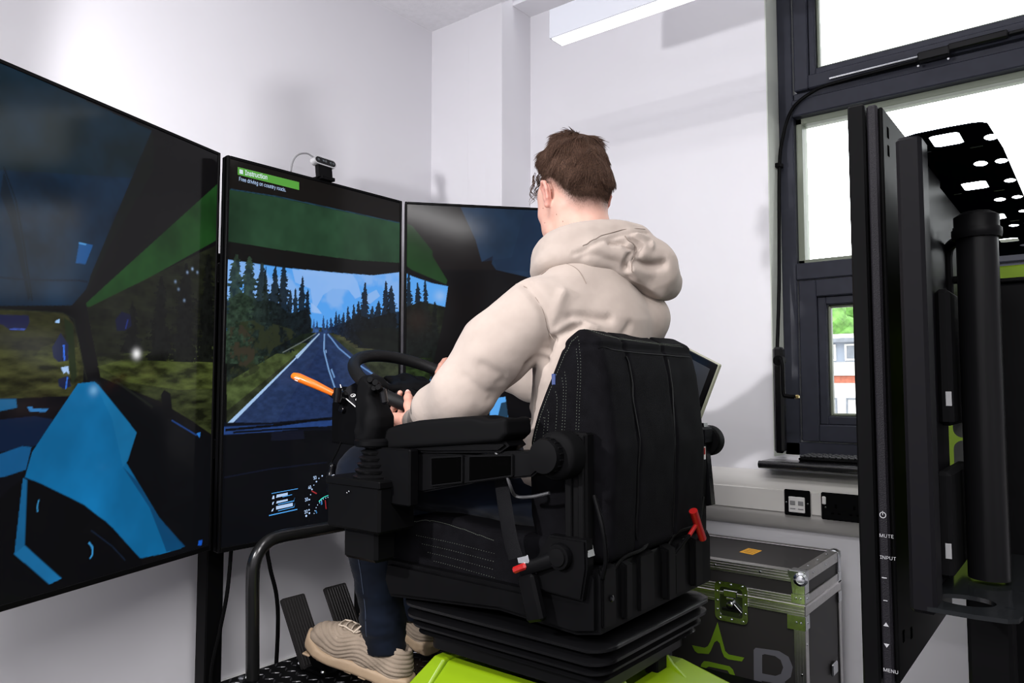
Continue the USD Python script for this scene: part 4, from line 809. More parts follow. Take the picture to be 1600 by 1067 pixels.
# right armrest seen past the back
part(se, 'right_armrest', cat(slab_y([(-0.858, 0.984), (-0.815, 0.984), (-0.797, 0.774), (-0.825, 0.768), (-0.852, 0.749), (-0.862, 0.916)], 1.83, 1.86, .003), bx((-1.33, 1.80, .93), (-.80, 1.86, .975), .006)), m_gloss, 'right armrest bracket')
d1, d2 = drum((-.825, 1.862, .936), .040, .045, .028, 1)
part(se, 'right_hinge_drum', cat(d1, d2), m_blackm)
part(se, 'warning_sticker', bx((-.8075, 1.802, .892), (-.8055, 1.822, .925), .0003), m_white); part(se, 'warning_mark', bx((-.8060, 1.806, .905), (-.8050, 1.818, .922), .0003), m_red)
part(se, 'right_mount', slab_y([(-.84, .70), (-.81, .70), (-.806, .95), (-.84, .96)], 1.785, 1.83, .003), m_black)
rl = part(se, 'folding_handle', cat(tube([(-0.772, 1.669, 0.784), (-0.772, 1.689, 0.754), (-0.772, 1.720, 0.710)], [.0105, .010, .0095], 14)), m_red, 'red T handle')
part(rl, 'stem', tube([(-0.772, 1.689, 0.751)]+[(-0.776, 1.654, 0.728)], .005, 10), m_red); part(rl, 'rod', tube([(-0.776, 1.654, 0.728)]+[(-0.785, 1.588, 0.691)], .004, 8), m_black)
part(se, 'cable_loop', tube(spline([(-.80, 1.50, .74), (-.79, 1.45, .728), (-.795, 1.38, .722), (-.80, 1.34, .70)], 8), .004, 8), m_rubber)
part(se, 'cable_loop', tube(spline([(-.80, 1.79, .80), (-.795, 1.76, .755), (-.79, 1.70, .74), (-.795, 1.62, .735), (-.80, 1.58, .70)], 8), .004, 8), m_rubber)

# ------------------------------------------------------------------ joystick pod at the left armrest
js = thing('joystick_pod', 'black hand shaped joystick grip on rubber boot and control box beside the driver left knee', 'joystick')
UsdGeom.Xformable(js).AddTranslateOp().Set(Gf.Vec3d(.062, -.058, .006))
part(js, 'box', cat(bx((-1.552, 1.21, .735), (-1.362, 1.325, .852), .006), bx((-1.556, 1.206, .838), (-1.358, 1.33, .856), .003), bx((-1.52, 1.235, .66), (-1.40, 1.30, .74), .008)), m_metal_b)
part(js, 'strut', bx((-1.42, 1.245, .80), (-1.30, 1.275, .93), .004), m_black)
for k, z in enumerate((.857, .857)): part(js, 'screw', bolt((-1.535+.095*k, 1.215+.02*k, z), (0, 0, 1), .005, .003), m_zinc)
part(js, 'screw', cat(bolt((-1.47, 1.2055, .822), (0, -1, 0), .0025, .002), bolt((-1.463, 1.2055, .826), (0, -1, 0), .0025, .002)), m_zinc)
bo = [(.056, .852)]
for k in range(6): z = .856+.0145*k; r = .053-.0045*k; bo += [(r, z), (r+.002, z+.005), (r-.010, z+.010)]
part(js, 'boot', lathe(bo+[(.012, .945)], 36, trimesh.transformations.translation_matrix((-1.437, 1.265, 0))), M('boot_rubber', (.004, .004, .0045), .33, spec=.25), smooth=50)
F = Field((-1.54, 1.19, .92), (-1.34, 1.35, 1.13), .0035)
gr = [(-1.457, 1.102), (-1.474, 1.092), (-1.481, 1.059), (-1.485, 1.022), (-1.480, 0.988), (-1.492, 0.958), (-1.423, 0.951), (-1.400, 0.977), (-1.400, 1.003), (-1.415, 1.023), (-1.429, 1.050), (-1.418, 1.076), (-1.435, 1.094)]
F.prism(list(Polygon(gr).buffer(-.012).exterior.coords)[:-1], 1, 1.245, 1.282, .012, .01)
F.ell((-1.425, 1.25, .985), (.020, .030, .042), k=.025); F.ell((-1.448, 1.264, .948), (.036, .042, .015), k=.025); F.cone((-1.448, 1.262, 1.078), (-1.442, 1.262, 1.0), .014, .018, .02)
part(js, 'grip', F.mesh(2), m_blackm, 'moulded hand grip', smooth=True)
part(js, 'base_ring', lathe([(.047, .930), (.050, .934), (.050, .944), (.044, .950)], 36, trimesh.transformations.translation_matrix((-1.440, 1.265, 0))), m_black)
for (x, z), r in zip([(-1.431, 1.086), (-1.412, 1.079), (-1.402, 1.068), (-1.416, 1.066)], (.0085, .0085, .008, .008)): part(js, 'button', lathe([(r, -.01), (r, .014), (r*.8, .017)], 14, XY((x, 1.243, z), (.55, -.8, .25))), m_black)
(x, z), = [(-1.395, 1.051)]
part(js, 'rocker', T(cbox((0, 0, 0), (.016, .014, .040), .004), fr((x, 1.25, z), (.8, .5, .2), z=(-.25, 0, 1))), m_gloss)
solo('cable', tube(spline([(-1.047, 1.225, 0.963), (-1.024, 1.225, 0.948), (-0.995, 1.225, 0.915), (-0.976, 1.225, 0.873)]+[(-0.984, 1.255, 0.847), (-0.944, 1.255, 0.849), (-0.897, 1.255, 0.861)], 8), .0036, 8), M('grey_cable2', (.045, .045, .048), .4), 'thin grey cable drooping from the left armrest pad', 'cable')

# ------------------------------------------------------------------ steering console and wheel
sw = sc = thing('steering_console', 'black truck steering wheel with its column console and orange lever, held by the driver', 'steering wheel')
WC = np.array([-1.6, 1.57, 1.085]); wd = np.array([-.891, 0, .454]); wn = np.array([.454, 0, .891]); wr = np.array([0, 1.0, 0])
def rim(phi, R=.200, up=0): a = math.radians(phi); return WC+R*(math.cos(a)*wd+math.sin(a)*wr)+up*wn
part(sw, 'wheel_rim', tube([rim(a) for a in range(0, 360, 5)], .0185, 20, closed=True), M('wheel_leather', (.006, .006, .0065), .5, spec=.2, bump=.3, bscale=700, bdist=.0008))
hm = fr(WC-.045*wn, wr, z=wn)
F = Field((-1.75, 1.36, .97), (-1.46, 1.78, 1.15), .005)
for sgn in (-1, 1): F.cone(WC-.03*wn+.03*sgn*wr, WC+.185*sgn*wr-.01*wd-.004*wn, .024, .015, .02)
F.rbox(WC-.030*wn, (.085, .075, .028), .015, [wr, -wd, wn], .03); F.cone(WC-.03*wn, WC-.06*wd*-1-.02*wn, .03, .02, .03)
part(sw, 'hub', F.mesh(2), m_black, smooth=True)
part(sw, 'hub_pad', T(ext(rrect(.10, .085, .02), .006), fr(WC-.004*wn, wr, z=wn)), m_blackm)
for sgn in (-1, 1):
    fm = fr(WC-.0035*wn+.062*sgn*wr, wr, z=wn)
    sp_ = part(sw, 'switch_pad', T(ext(Point(0, 0).buffer(.018), .004), fm), m_gloss)
    for k, (x, y) in enumerate(((-.024, .010), (.0, .026), (.024, .012))): part(sp_, 'icon', T(ext(rrect(.007, .003, .001, x, y), .001), fm), m_white)
    arc = [(.021*math.cos(a), .021*math.sin(a)) for a in np.linspace(3.3, 4.5, 8)]
    part(sp_, 'icon', T(ext(LineString(arc).buffer(.0008), .005), fm), m_white)
part(sc, 'shroud', m3.Manifold.batch_hull([m3.Manifold.sphere(.03, 16).translate(p) for p in [(-1.63, 1.52, 1.02), (-1.63, 1.62, 1.02), (-1.72, 1.50, .96), (-1.72, 1.64, .96), (-1.66, 1.50, .90), (-1.66, 1.64, .90)]]), m_black, smooth=40)
part(sc, 'column', m3.Manifold.batch_hull([m3.Manifold.sphere(.03, 16).translate(p) for p in [(-1.68, 1.575, .92), (-1.68, 1.625, .92), (-1.74, 1.575, .92), (-1.74, 1.625, .92), (-1.70, 1.575, .32), (-1.70, 1.625, .32), (-1.75, 1.575, .32), (-1.75, 1.625, .32)]]), m_metal_b, smooth=40)
part(sc, 'switch_box', slab_y([(-1.744, 1.031), (-1.710, 1.079), (-1.690, 1.048), (-1.630, 1.020), (-1.609, 1.015), (-1.607, 0.913), (-1.744, 0.917)], 1.36, 1.50, .004), m_black)
pa, pb, pc = np.array([(-1.690, 1.360, 1.050), (-1.633, 1.360, 1.022)][0]), np.array([(-1.690, 1.360, 1.050), (-1.633, 1.360, 1.022)][1]), np.array([.03, .11, .055])
pn = np.cross(pb-pa, pc); pn /= np.linalg.norm(pn); pn *= np.sign(pn[2]); bm_ = fr(pa, pb-pa, z=pn)
part(sc, 'button_panel', T(bx((-.03, -.002, -.006), (.105, .13, .001), .001), bm_), m_gloss)
part(sc, 'panel_edge', tube([(-1.702, 1.357, 1.085), (-1.684, 1.357, 1.050), (-1.630, 1.357, 1.021), (-1.589, 1.357, 1.025)], .0017, 6), m_white)
for k, (x, y) in enumerate([(.015, .022), (.04, .022), (.065, .022), (.022, .045), (.05, .045), (.025, .068), (.055, .068), (.08, .045)]):
    part(sc, 'symbol', T(cat(ext(Point(x, y).buffer(.0075).difference(Point(x, y).buffer(.0045)), .001), ext(rrect(.009, .003, .001, x+.004, y), .001)), bm_ @ trimesh.transformations.translation_matrix((0, 0, .0008))), m_white, smooth=False)
part(sc, 'knuckle', cat(tube([(-1.674, 1.345, 1.047), (-1.702, 1.345, 1.057), (-1.728, 1.345, 1.064)], [.020, .017, .012], 14), tube([(-1.678, 1.330, 1.076), (-1.680, 1.330, 1.036)], .012, 12)), m_gloss)
part(sc, 'knob', lathe([(.010, 0), (.010, .012), (.007, .014)], 16, XY([(-1.686, 1.360, 1.014)][0], (0, -1, .1))), m_gloss)
oh = np.array([(-1.704, 1.335, 1.060)]+[(-1.743, 1.300, 1.085)]+[(-1.786, 1.275, 1.105)]+[(-1.803, 1.272, 1.110)])
part(sc, 'lever_handle', tube(oh, [.010, .0135, .015, .0115], 12, flat=((0, 0, 1), .85)), m_orange, 'bright orange lever handle')
part(sc, 'emblem', T(cat(ext([(0, 0), (.018, .002), (.018, .005), (.004, .004)], .0008), ext(rrect(.010, .0025, .001, .010, -.004), .0008)), fr(oh[2]+[.0, -.0155, -.001], oh[0]-oh[3], z=(-.5, -.8, .2))), m_white, 'small white wing mark on the orange handle', smooth=False)
# cable with inline controller hanging from the console
ic = thing('inline_controller', 'small black inline box with amber label hanging on its cable below the console', 'controller')
part(ic, 'cable', tube(spline([(-1.698, 1.360, 0.923), (-1.715, 1.360, 0.895), (-1.740, 1.360, 0.862)]+[(-1.732, 1.350, 0.840)], 6), .0028, 8), m_rubber)
F = Field((-1.80, 1.32, .72), (-1.68, 1.38, .90), .0035); F.chain([(-1.724, 1.350, 0.853), (-1.729, 1.350, 0.822), (-1.722, 1.350, 0.787), (-1.702, 1.350, 0.762)], [.010, .014, .013, .008], .01)
part(ic, 'body', F.mesh(1), m_gloss, smooth=True)
part(ic, 'amber_label', slab_y([(-1.713, 0.827), (-1.696, 0.834), (-1.693, 0.820), (-1.710, 0.815)], 1.330, 1.334, .0005), M('amber', (.75, .36, .05), .5))
# tablet by the right armrest
tb = thing('tablet_display', 'black tablet screen with pale rim tilted beside the right side of the seat back', 'tablet')
tm = fr((-.848, 1.92, 1.072), [(-0.819, 1.920, 1.129)][0]-np.array([(-0.869, 1.920, 1.007)][0]), y=(-.85, .42, .1)); 
part(tb, 'rim', T(cbox((0, .09, -.004), (.16, .22, .012), .003), tm), M('pale_rim', (.55, .56, .42), .3, metal=.3))
part(tb, 'front', T(cbox((0, .09, .003), (.154, .214, .006), .002), tm), m_gloss)
part(tb, 'screen', T(cbox((0, .09, .0065), (.115, .175, .001), .0004), tm), M('tablet_screen', (.06, .065, .075), .3))
part(tb, 'stand_arm', tube([(-.86, 1.90, 1.03), (-.95, 1.89, .95), (-1.0, 1.87, .95)], .012, 10), m_black)
# ------------------------------------------------------------------ flight case by the wall
fc = thing('flight_case', 'large black flight case with aluminium edges, star lettering and orange label on its lid', 'flight case')
m_ply = M('case_laminate', (.030, .028, .028), .45, spec=.3, bump=.2, bscale=500, bdist=.0008)
cx0, cx1, cy0, cy1, ct_ = -1.62, -.652, 2.10, 2.455, .573
part(fc, 'body', bx((cx0, cy0+.004, .02), (cx1-.004, cy1, .47), .003), m_ply)
part(fc, 'lid', bx((cx0, cy0+.004, .485), (cx1-.004, cy1, ct_-.003), .003), m_ply)
def angle_x(y, z, w, sy, sz):   # ribbed right-angle profile along x
    ms = [bx((cx0, y, z-(w if sz > 0 else 0)), (cx1, y+.003*sy, z+(0 if sz > 0 else w)), .001), bx((cx0, y, z), (cx1, y+w*sy, z+.0025*(-sz)), .001)]
    for k in (.25, .5, .75): ms.append(bx((cx0, y-.0014*sy, z-sz*w*k-.0016), (cx1, y+.001*sy, z-sz*w*k+.0016), .0006))
    return cat(ms)
part(fc, 'edge_profile', angle_x(cy0, ct_, .030, 1, 1), m_alu)
part(fc, 'edge_profile', angle_x(cy1, ct_, .030, -1, 1), m_alu)
part(fc, 'edge_profile', cat(bx((cx1-.03, cy0, ct_-.002), (cx1, cy1, ct_+.0005), .001), bx((cx1-.003, cy0, ct_-.03), (cx1+.0005, cy1, ct_), .001)), m_alu)
for z0, z1, nm in ((.486, .508, 'upper_tongue'), (.455, .479, 'lower_tongue')):
    part(fc, nm, cat(bx((cx0, cy0-.001, z0), (cx1+.001, cy0+.006, z1), .0012), bx((cx1-.006, cy0, z0), (cx1+.001, cy1, z1), .0012), *[bx((cx0, cy0-.0022, z0+(z1-z0)*k-.0015), (cx1, cy0, z0+(z1-z0)*k+.0015), .0006) for k in (.3, .6)]), m_alu)
part(fc, 'closing_lip', cat(bx((cx0, cy0-.004, .477), (cx1+.003, cy0+.004, .487), .002), bx((cx1-.004, cy0-.003, .477), (cx1+.003, cy1, .487), .002)), M('bright_aluminium', (.85, .82, .82), .25, metal=1))
for z0, z1 in ((.03, .453), (.508, .545)):
    part(fc, 'corner_profile', cat(bx((cx1-.030, cy0-.001, z0), (cx1+.001, cy0+.003, z1), .001), bx((cx1-.003, cy0, z0), (cx1+.001, cy0+.028, z1), .001), *[bx((cx1-.030*k-.0015, cy0-.0022, z0), (cx1-.030*k+.0015, cy0, z1), .0006) for k in (.25, .5, .75)]), m_alu)
    part(fc, 'corner_profile', bx((cx1-.003, cy1-.025, z0), (cx1+.001, cy1, z1), .001), m_alu)
def screws(parent, pts, ax): 
    for p in pts: part(parent, 'rivet', bolt(p, ax, .0038, .002), m_zinc)
screws(fc, [(x, cy0-.001, .558) for x in (-1.2, -.985, -.905, -.772)]+[(-.662+.0, cy0-.001, z) for z in (.17, .30)], (0, -1, 0))
screws(fc, [(cx1-.015, y, ct_+.0005) for y in (2.19, 2.28, 2.37)], (0, 0, 1)); screws(fc, [(cx1+.001, y, .56) for y in (2.18, 2.3, 2.4)]+[(cx1+.001, cy0+.013, z) for z in (.1, .25, .38)], (1, 0, 0))
# ball corners and brackets
def bracket(nm, zlo, zhi, wx, ball=None):
    b = part(fc, nm, cat(ext([(cx1-wx, zlo), (cx1+.002, zlo), (cx1+.002, zhi), (cx1-wx, zhi)] if ball is None else [(cx1-.030, zlo), (cx1+.002, zlo), (cx1+.002, zhi), (cx1-wx, zhi), (cx1-wx, zhi-.012), (cx1-.034, zhi-.024)], .003, np.array([[1, 0, 0, 0], [0, 0, -1, cy0-.0005], [0, 1, 0, 0], [0, 0, 0, 1.0]])),
        bx((cx1, cy0-.003, zlo), (cx1+.003, cy0+.034, zhi), .001)), m_zinc)
    screws(b, [(cx1-.010, cy0-.0035, (zlo+zhi)/2), (cx1-.022, cy0-.0035, (zlo+zhi)/2)], (0, -1, 0)); screws(b, [(cx1+.003, cy0+.018, (zlo+zhi)/2)], (1, 0, 0))
    return b
bc = bracket('ball_corner', .515, ct_+.002, .042, 1)
part(bc, 'ball', lathe([(.019, 0), (.0185, .006), (.012, .012), (.010, .010), (.004, .011)], 24, XY((cx1-.008, cy0-.002, ct_-.018), (.25, -1, .15))), m_zinc)
part(bc, 'top_plate', bx((cx1-.04, cy0-.003, ct_-.001), (cx1+.003, cy0+.038, ct_+.003), .0015), m_zinc)
part(fc, 'ball_corner', cat(trimesh.creation.icosphere(3, .019).apply_translation((cx1-.012, cy1-.012, ct_-.012)), bx((cx1-.004, cy1-.03, ct_-.06), (cx1+.003, cy1, ct_), .001)), m_zinc)
bracket('lid_bracket', .490, .514, .034); bracket('body_bracket', .418, .456, .046)
for y, z in ((cy1-.02, .50), (cy1-.02, .44)): part(fc, 'side_bracket', bx((cx1, y-.012, z-.02), (cx1+.003, y+.02, z+.012), .001), m_zinc)
# recessed butterfly latch
lx, lz = -.857, .459
la = part(fc, 'latch', T(ext(rrect(.098, .112, .016).difference(rrect(.068, .082, .010)), .004), np.array([[1, 0, 0, lx], [0, 0, -1, cy0-.0005], [0, 1, 0, lz], [0, 0, 0, 1.0]])), m_zinc, 'recessed zinc butterfly latch')
part(la, 'dish', cat(bx((lx-.036, cy0-.0025, lz-.043), (lx+.036, cy0-.001, lz+.043), .0005)), M('dish_zinc', (.20, .21, .21), .25, metal=1))
part(la, 'keeper', cat(bx((lx-.022, cy0-.0075, lz+.014), (lx+.018, cy0-.002, lz+.034), .002), bx((lx-.012, cy0-.011, lz+.008), (lx+.010, cy0-.004, lz+.014), .001)), m_zinc)
part(la, 'wing', T(cat(bx((-.027, -.008, -.022), (.027, -.003, -.012), .002), bx((-.012, -.010, -.012), (.012, -.004, .002), .002)), trimesh.transformations.translation_matrix((lx, cy0, lz-.004))), m_gloss)
part(la, 'spindle', lathe([(.009, 0), (.009, .012), (.006, .014)], 18, XY((lx, cy0-.002, lz-.004), (0, -1, 0))), m_zinc)
part(la, 'wire_bail', tube([(lx+.012, cy0-.010, lz-.002), (lx+.032, cy0-.008, lz-.022), (lx+.026, cy0-.008, lz-.032)], .0022, 8), m_zinc)
for a in np.linspace(-1, 1, 3):
    for s in (-1, 1): screws(la, [(lx+a*.034, cy0-.0045, lz+s*.049), (lx+s*.0415, cy0-.0045, lz+a*.026)], (0, -1, 0))
lb = part(fc, 'orange_label', ext(Qz := [(x, y) for x, y in [(-0.892, 2.252), (-0.890, 2.324), (-0.843, 2.314), (-0.845, 2.239)]], .0004, trimesh.transformations.translation_matrix((0, 0, ct_-.0028))), M('label_orange', (.85, .42, .02), .5), 'orange printed label on the lid')
A4 = np.array(Qz)
tl = []
for k in range(3):
    a = A4[0]+(A4[1]-A4[0])*(.25+.25*k); b = A4[3]+(A4[2]-A4[3])*(.25+.25*k); a, b = a+(b-a)*.2, a+(b-a)*.85
    tl.append(ext(LineString([a, b]).buffer(.0022, cap_style=2), .0004, trimesh.transformations.translation_matrix((0, 0, ct_-.0024))))
part(lb, 'print_lines', cat(tl), M('label_ink', (.45, .2, .01), .6), smooth=False)
mxz = np.array([[1, 0, 0, 0], [0, 0, -1, cy0+.0038], [0, 1, 0, 0], [0, 0, 0, 1.0]])
m_grey_l, m_green_l = M('grey_letter', (.13, .13, .15), .5), M('green_letter', (.16, .30, .012), .5)
def logo(nm, *polys, mat, hole=None):
    P = unary_union([Polygon(p).buffer(0) for p in polys])
    if hole: P = P.difference(Polygon(hole))
    part(fc, nm, ext(P.buffer(.0015).buffer(-.0015), .0008, mxz), mat, smooth=False)
logo('star_emblem', [(-0.902, 0.393), (-0.888, 0.343), (-0.880, 0.315), (-0.870, 0.308), (-0.824, 0.309), (-0.831, 0.297), (-0.872, 0.294), (-0.883, 0.298), (-0.890, 0.312), (-0.896, 0.334), (-0.904, 0.340), (-0.913, 0.333), (-0.925, 0.305), (-0.931, 0.296), (-0.965, 0.291), (-0.974, 0.295), (-0.983, 0.310), (-0.943, 0.311), (-0.933, 0.318), (-0.925, 0.333)],
     [(-0.946, 0.272), (-0.934, 0.274), (-0.868, 0.275), (-0.858, 0.268), (-0.844, 0.234), (-0.828, 0.193), (-0.843, 0.190), (-0.861, 0.230), (-0.868, 0.254), (-0.874, 0.262), (-0.931, 0.260), (-0.939, 0.254), (-0.945, 0.239), (-0.964, 0.181), (-0.984, 0.157), (-0.962, 0.237), (-0.954, 0.262)], mat=m_green_l)
logo('letter_r', [(-0.796, 0.337), (-0.790, 0.344), (-0.725, 0.349), (-0.699, 0.339), (-0.688, 0.314), (-0.694, 0.286), (-0.711, 0.269), (-0.688, 0.208), (-0.709, 0.205), (-0.732, 0.259), (-0.775, 0.257), (-0.777, 0.196), (-0.798, 0.194)], mat=m_grey_l, hole=[(-0.772, 0.328), (-0.765, 0.332), (-0.736, 0.333), (-0.721, 0.326), (-0.714, 0.307), (-0.721, 0.288), (-0.736, 0.279), (-0.773, 0.277)])
logo('letter_t', [(-1.139, 0.329), (-1.004, 0.339), (-1.002, 0.328), (-1.027, 0.325), (-1.042, 0.314), (-1.048, 0.300), (-1.050, 0.159), (-1.078, 0.156), (-1.076, 0.298), (-1.091, 0.316), (-1.135, 0.313)], mat=m_grey_l)
part(fc, 'side_catch', T(cbox((0, 0, 0), (.008, .05, .035), .003), trimesh.transformations.translation_matrix((cx1+.002, 2.36, .245))), m_zinc)

# ------------------------------------------------------------------ second display stand on the right, edge on
d2_ = thing('edge_on_display', 'tall black display seen edge on at the right, control legends on its side', 'display')
part(d2_, 'front_bezel', bx((-.305, 1.258, .612), (-.2795, 1.79, 1.532), .003), m_metal_b)
part(d2_, 'housing', bx((-.2775, 1.262, .622), (-.262, 1.785, 1.528), .003), M('speckled_housing', (.012, .011, .014), .5, spec=.15, bump=.5, bscale=700))
part(d2_, 'back_panel', bx((-.262, 1.270, .628), (-.2555, 1.78, 1.524), .002), M('satin_back', (.004, .004, .0042), .5, spec=.04))
part(d2_, 'screen', bx((-.3065, 1.27, .63), (-.3045, 1.78, 1.52), .0005), m_gloss)
for y, z in ((1.30, 1.50), (1.30, .70), (1.36, .69), (1.30, 1.47)): part(d2_, 'vent_slot', bx((-.2558, y, z-.018), (-.2548, y+.010, z), .0004), m_hole)
mys = lambda x, z: np.array([[1, 0, 0, x], [0, 0, -1, 1.2615], [0, 1, 0, z], [0, 0, 0, 1.0]])
m_leg = M('legend_print', (.42, .42, .44), .6)
for k, (txt, z) in enumerate((('MUTE', .848), ('INPUT', .815), ('MENU', .646))): part(d2_, 'legend', T(meshkit.text_mesh(txt, .0052, .0004), mys(-.2765, z)), m_leg, smooth=False)
part(d2_, 'legend', T(cat(ext(Point(.007, 0).buffer(.0048).difference(Point(.007, 0).buffer(.0036)), .0004), ext(sbox(.0065, 0, .0075, .006), .0004)), mys(-.2775, .882)), m_leg, smooth=False)
for q, z in (([(.003, 0), (.010, 0), (.010, .0015), (.003, .0015)], .786), ([(.004, 0), (.010, 0), (.010, .0012), (.004, .0012)], .752), ([(.003, 0), (.011, 0), (.007, .006)], .714), ([(.003, .006), (.011, .006), (.007, 0)], .682)): part(d2_, 'legend', ext(q, .0004, mys(-.2775, z)), m_leg, smooth=False)
sd = thing('equipment_stand', 'tall black stand with perforated top plate, round column and lower shelf at the right edge', 'stand')
part(sd, 'edge_upright', cat(bx((-.216, 1.148, .772), (-.183, 1.20, 1.432), .005), bx((-.214, 1.19, .78), (-.197, 1.40, 1.425), .004), bx((-.213, 1.39, 1.20), (-.198, 1.98, 1.415), .004)), M('upright_coating', (.004, .0038, .005), .4, spec=.12))
P = Polygon([(-.214, 1.16), (-.19, 1.150), (-.15, 1.1475), (-.122, 1.149), (-.112, 1.153), (-.106, 1.163), (-.100, 1.30), (-.095, 2.38), (-.214, 2.38)])
for k in range(4): P = P.difference(rrect(.038, .066, .009, -.160, 1.205+.310*k))
for k in range(8): P = P.difference(affinity.scale(Point(-.1085, 1.231+.1412*k).buffer(.0105), .85, 1.75))
for k in range(4): P = P.difference(affinity.scale(Point(-.136, 1.369+.2885*k).buffer(.0115), .85, 1.75))
part(sd, 'top_plate', ext(P, .0014, trimesh.transformations.translation_matrix((0, 0, 1.432))), M('plate_coating', (.002, .0026, .0042), .6, spec=0.0), 'perforated top plate', smooth=False)
m_slot = M('slot_grey', (.03, .035, .04), .4)
for k in range(3):
    part(sd, 'slot', bx((-.198, 1.245+.31*k, 1.4312), (-.186, 1.249+.31*k, 1.4322), .0003), m_slot); part(sd, 'slot', bx((-.138, 1.262+.31*k, 1.4312), (-.122, 1.266+.31*k, 1.4322), .0003), m_slot)
part(sd, 'column', lathe([(.0285, .789), (.0285, 1.285), (.0285, 1.318)], 40, trimesh.transformations.translation_matrix((-.143, 1.35, 0))), M('column_coating', (.004, .004, .0045), .3, spec=.15), smooth=50)
part(sd, 'column_cap', lathe([(.033, 1.31), (.0345, 1.316), (.0345, 1.324), (.031, 1.327), (.031, 1.345), (.02, 1.352)], 40, trimesh.transformations.translation_matrix((-.143, 1.35, 0))), m_black, smooth=50)
part(sd, 'hook_arm', cat(tube(spline([(-.16, 1.37, 1.318), (-.185, 1.42, 1.318), (-.196, 1.44, 1.305), (-.197, 1.442, 1.26), (-.197, 1.442, 1.16)], 8), .0085, 10), tube([(-.178, 1.40, 1.318), (-.178, 1.40, 1.34)], .004, 8)), m_black)
for z in (1.262, 1.165): part(sd, 'clamp', cat(bx((-.20, 1.44, z-.008), (-.165, 1.455, z+.004), .002), lathe([(.007, 0), (.007, .012)], 12, XY((-.17, 1.448, z), (0, -1, 0)))), m_black)
P = Polygon([(-.214, 1.152), (-.19, 1.147), (-.14, 1.146), (-.104, 1.150), (-.093, 1.160), (-.090, 1.18), (-.092, 1.60), (-.206, 1.60), (-.206, 1.28)])
P = P.difference(affinity.scale(Point(-.158, 1.215).buffer(1, quad_segs=16), .036, .030)).difference(Point(-.106, 1.209).buffer(.006)).difference(Point(-.104, 1.316).buffer(.007)).difference(Point(-.131, 1.312).buffer(.004))
part(sd, 'lower_shelf', ext(P, .006, trimesh.transformations.translation_matrix((0, 0, .777))), M('shelf_gloss', (.008, .009, .01), .14, spec=.6), 'glossy lower shelf with round holes', smooth=False)
part(sd, 'base_post', bx((-.168, 1.29, .02), (-.112, 1.36, .776), .005), m_metal_b)
part(sd, 'base_plate', bx((-.30, 1.13, 0), (.05, 1.60, .02), .004), m_metal_b)
for z0, z1, y in ((1.02, 1.23, 1.30), (.80, .955, 1.25)):
    b = part(sd, 'rear_module', bx((-.197, y, z0), (-.176, y+.20, z1), .006), m_blackm)
    part(b, 'white_label', bx((-.186, y-.0006, z0+.03), (-.178, y+.001, z0+.052), .0003), M('label_paper%d' % int(z0*100), (.28, .28, .29), .6))
for z0, z1 in ((1.12, 1.20), (.99, 1.085), (.93, .985)): part(sd, 'bracket_plate', T(ext(rrect(.05, z1-z0, .015, 0, (z0+z1)/2), .006), np.array([[1, 0, 0, -.182], [0, 0, -1, 1.52], [0, 1, 0, 0], [0, 0, 0, 1.0]])), M('bracket_grey%d' % int(z0*100), (.05, .052, .05), .5))
solo('lime_panel', bx((-.42, 2.20, .60), (-.02, 2.215, 1.38), .004), M('lime_panel_paint', (.13, .21, .01), .45, spec=.2), 'lime green painted panel glimpsed behind the equipment stand', 'panel')
solo('equipment_cabinet', cat(bx((-.150, 1.62, .0), (.12, 1.90, 1.27), .006), bx((-.153, 1.617, 1.27), (.123, 1.903, 1.278), .002)), m_black, 'plain black equipment cabinet partly cut off by the right edge of the picture', 'cabinet')
# ------------------------------------------------------------------ the driver
pe = thing('person', 'person in cream hoodie and dark jeans seated at the wheel, seen from behind', 'person')
HO = np.array([-1.03, 1.55, 1.555]); hp = math.radians(9)
hf0 = np.array([-.895, .446, 0]); hf0 /= np.linalg.norm(hf0); hl = np.array([-hf0[1]*-1*-1, 0, 0]); hl = np.cross([0, 0, 1.0], hf0)
hf = hf0*math.cos(hp)-np.array([0, 0, math.sin(hp)]); hu = np.cross(hf, hl)
hx_ = [hf, hl, hu]
def hd(a, b, c): return HO+a*hf+b*hl+c*hu
def tolocal(V): return (V-HO) @ np.array(hx_).T
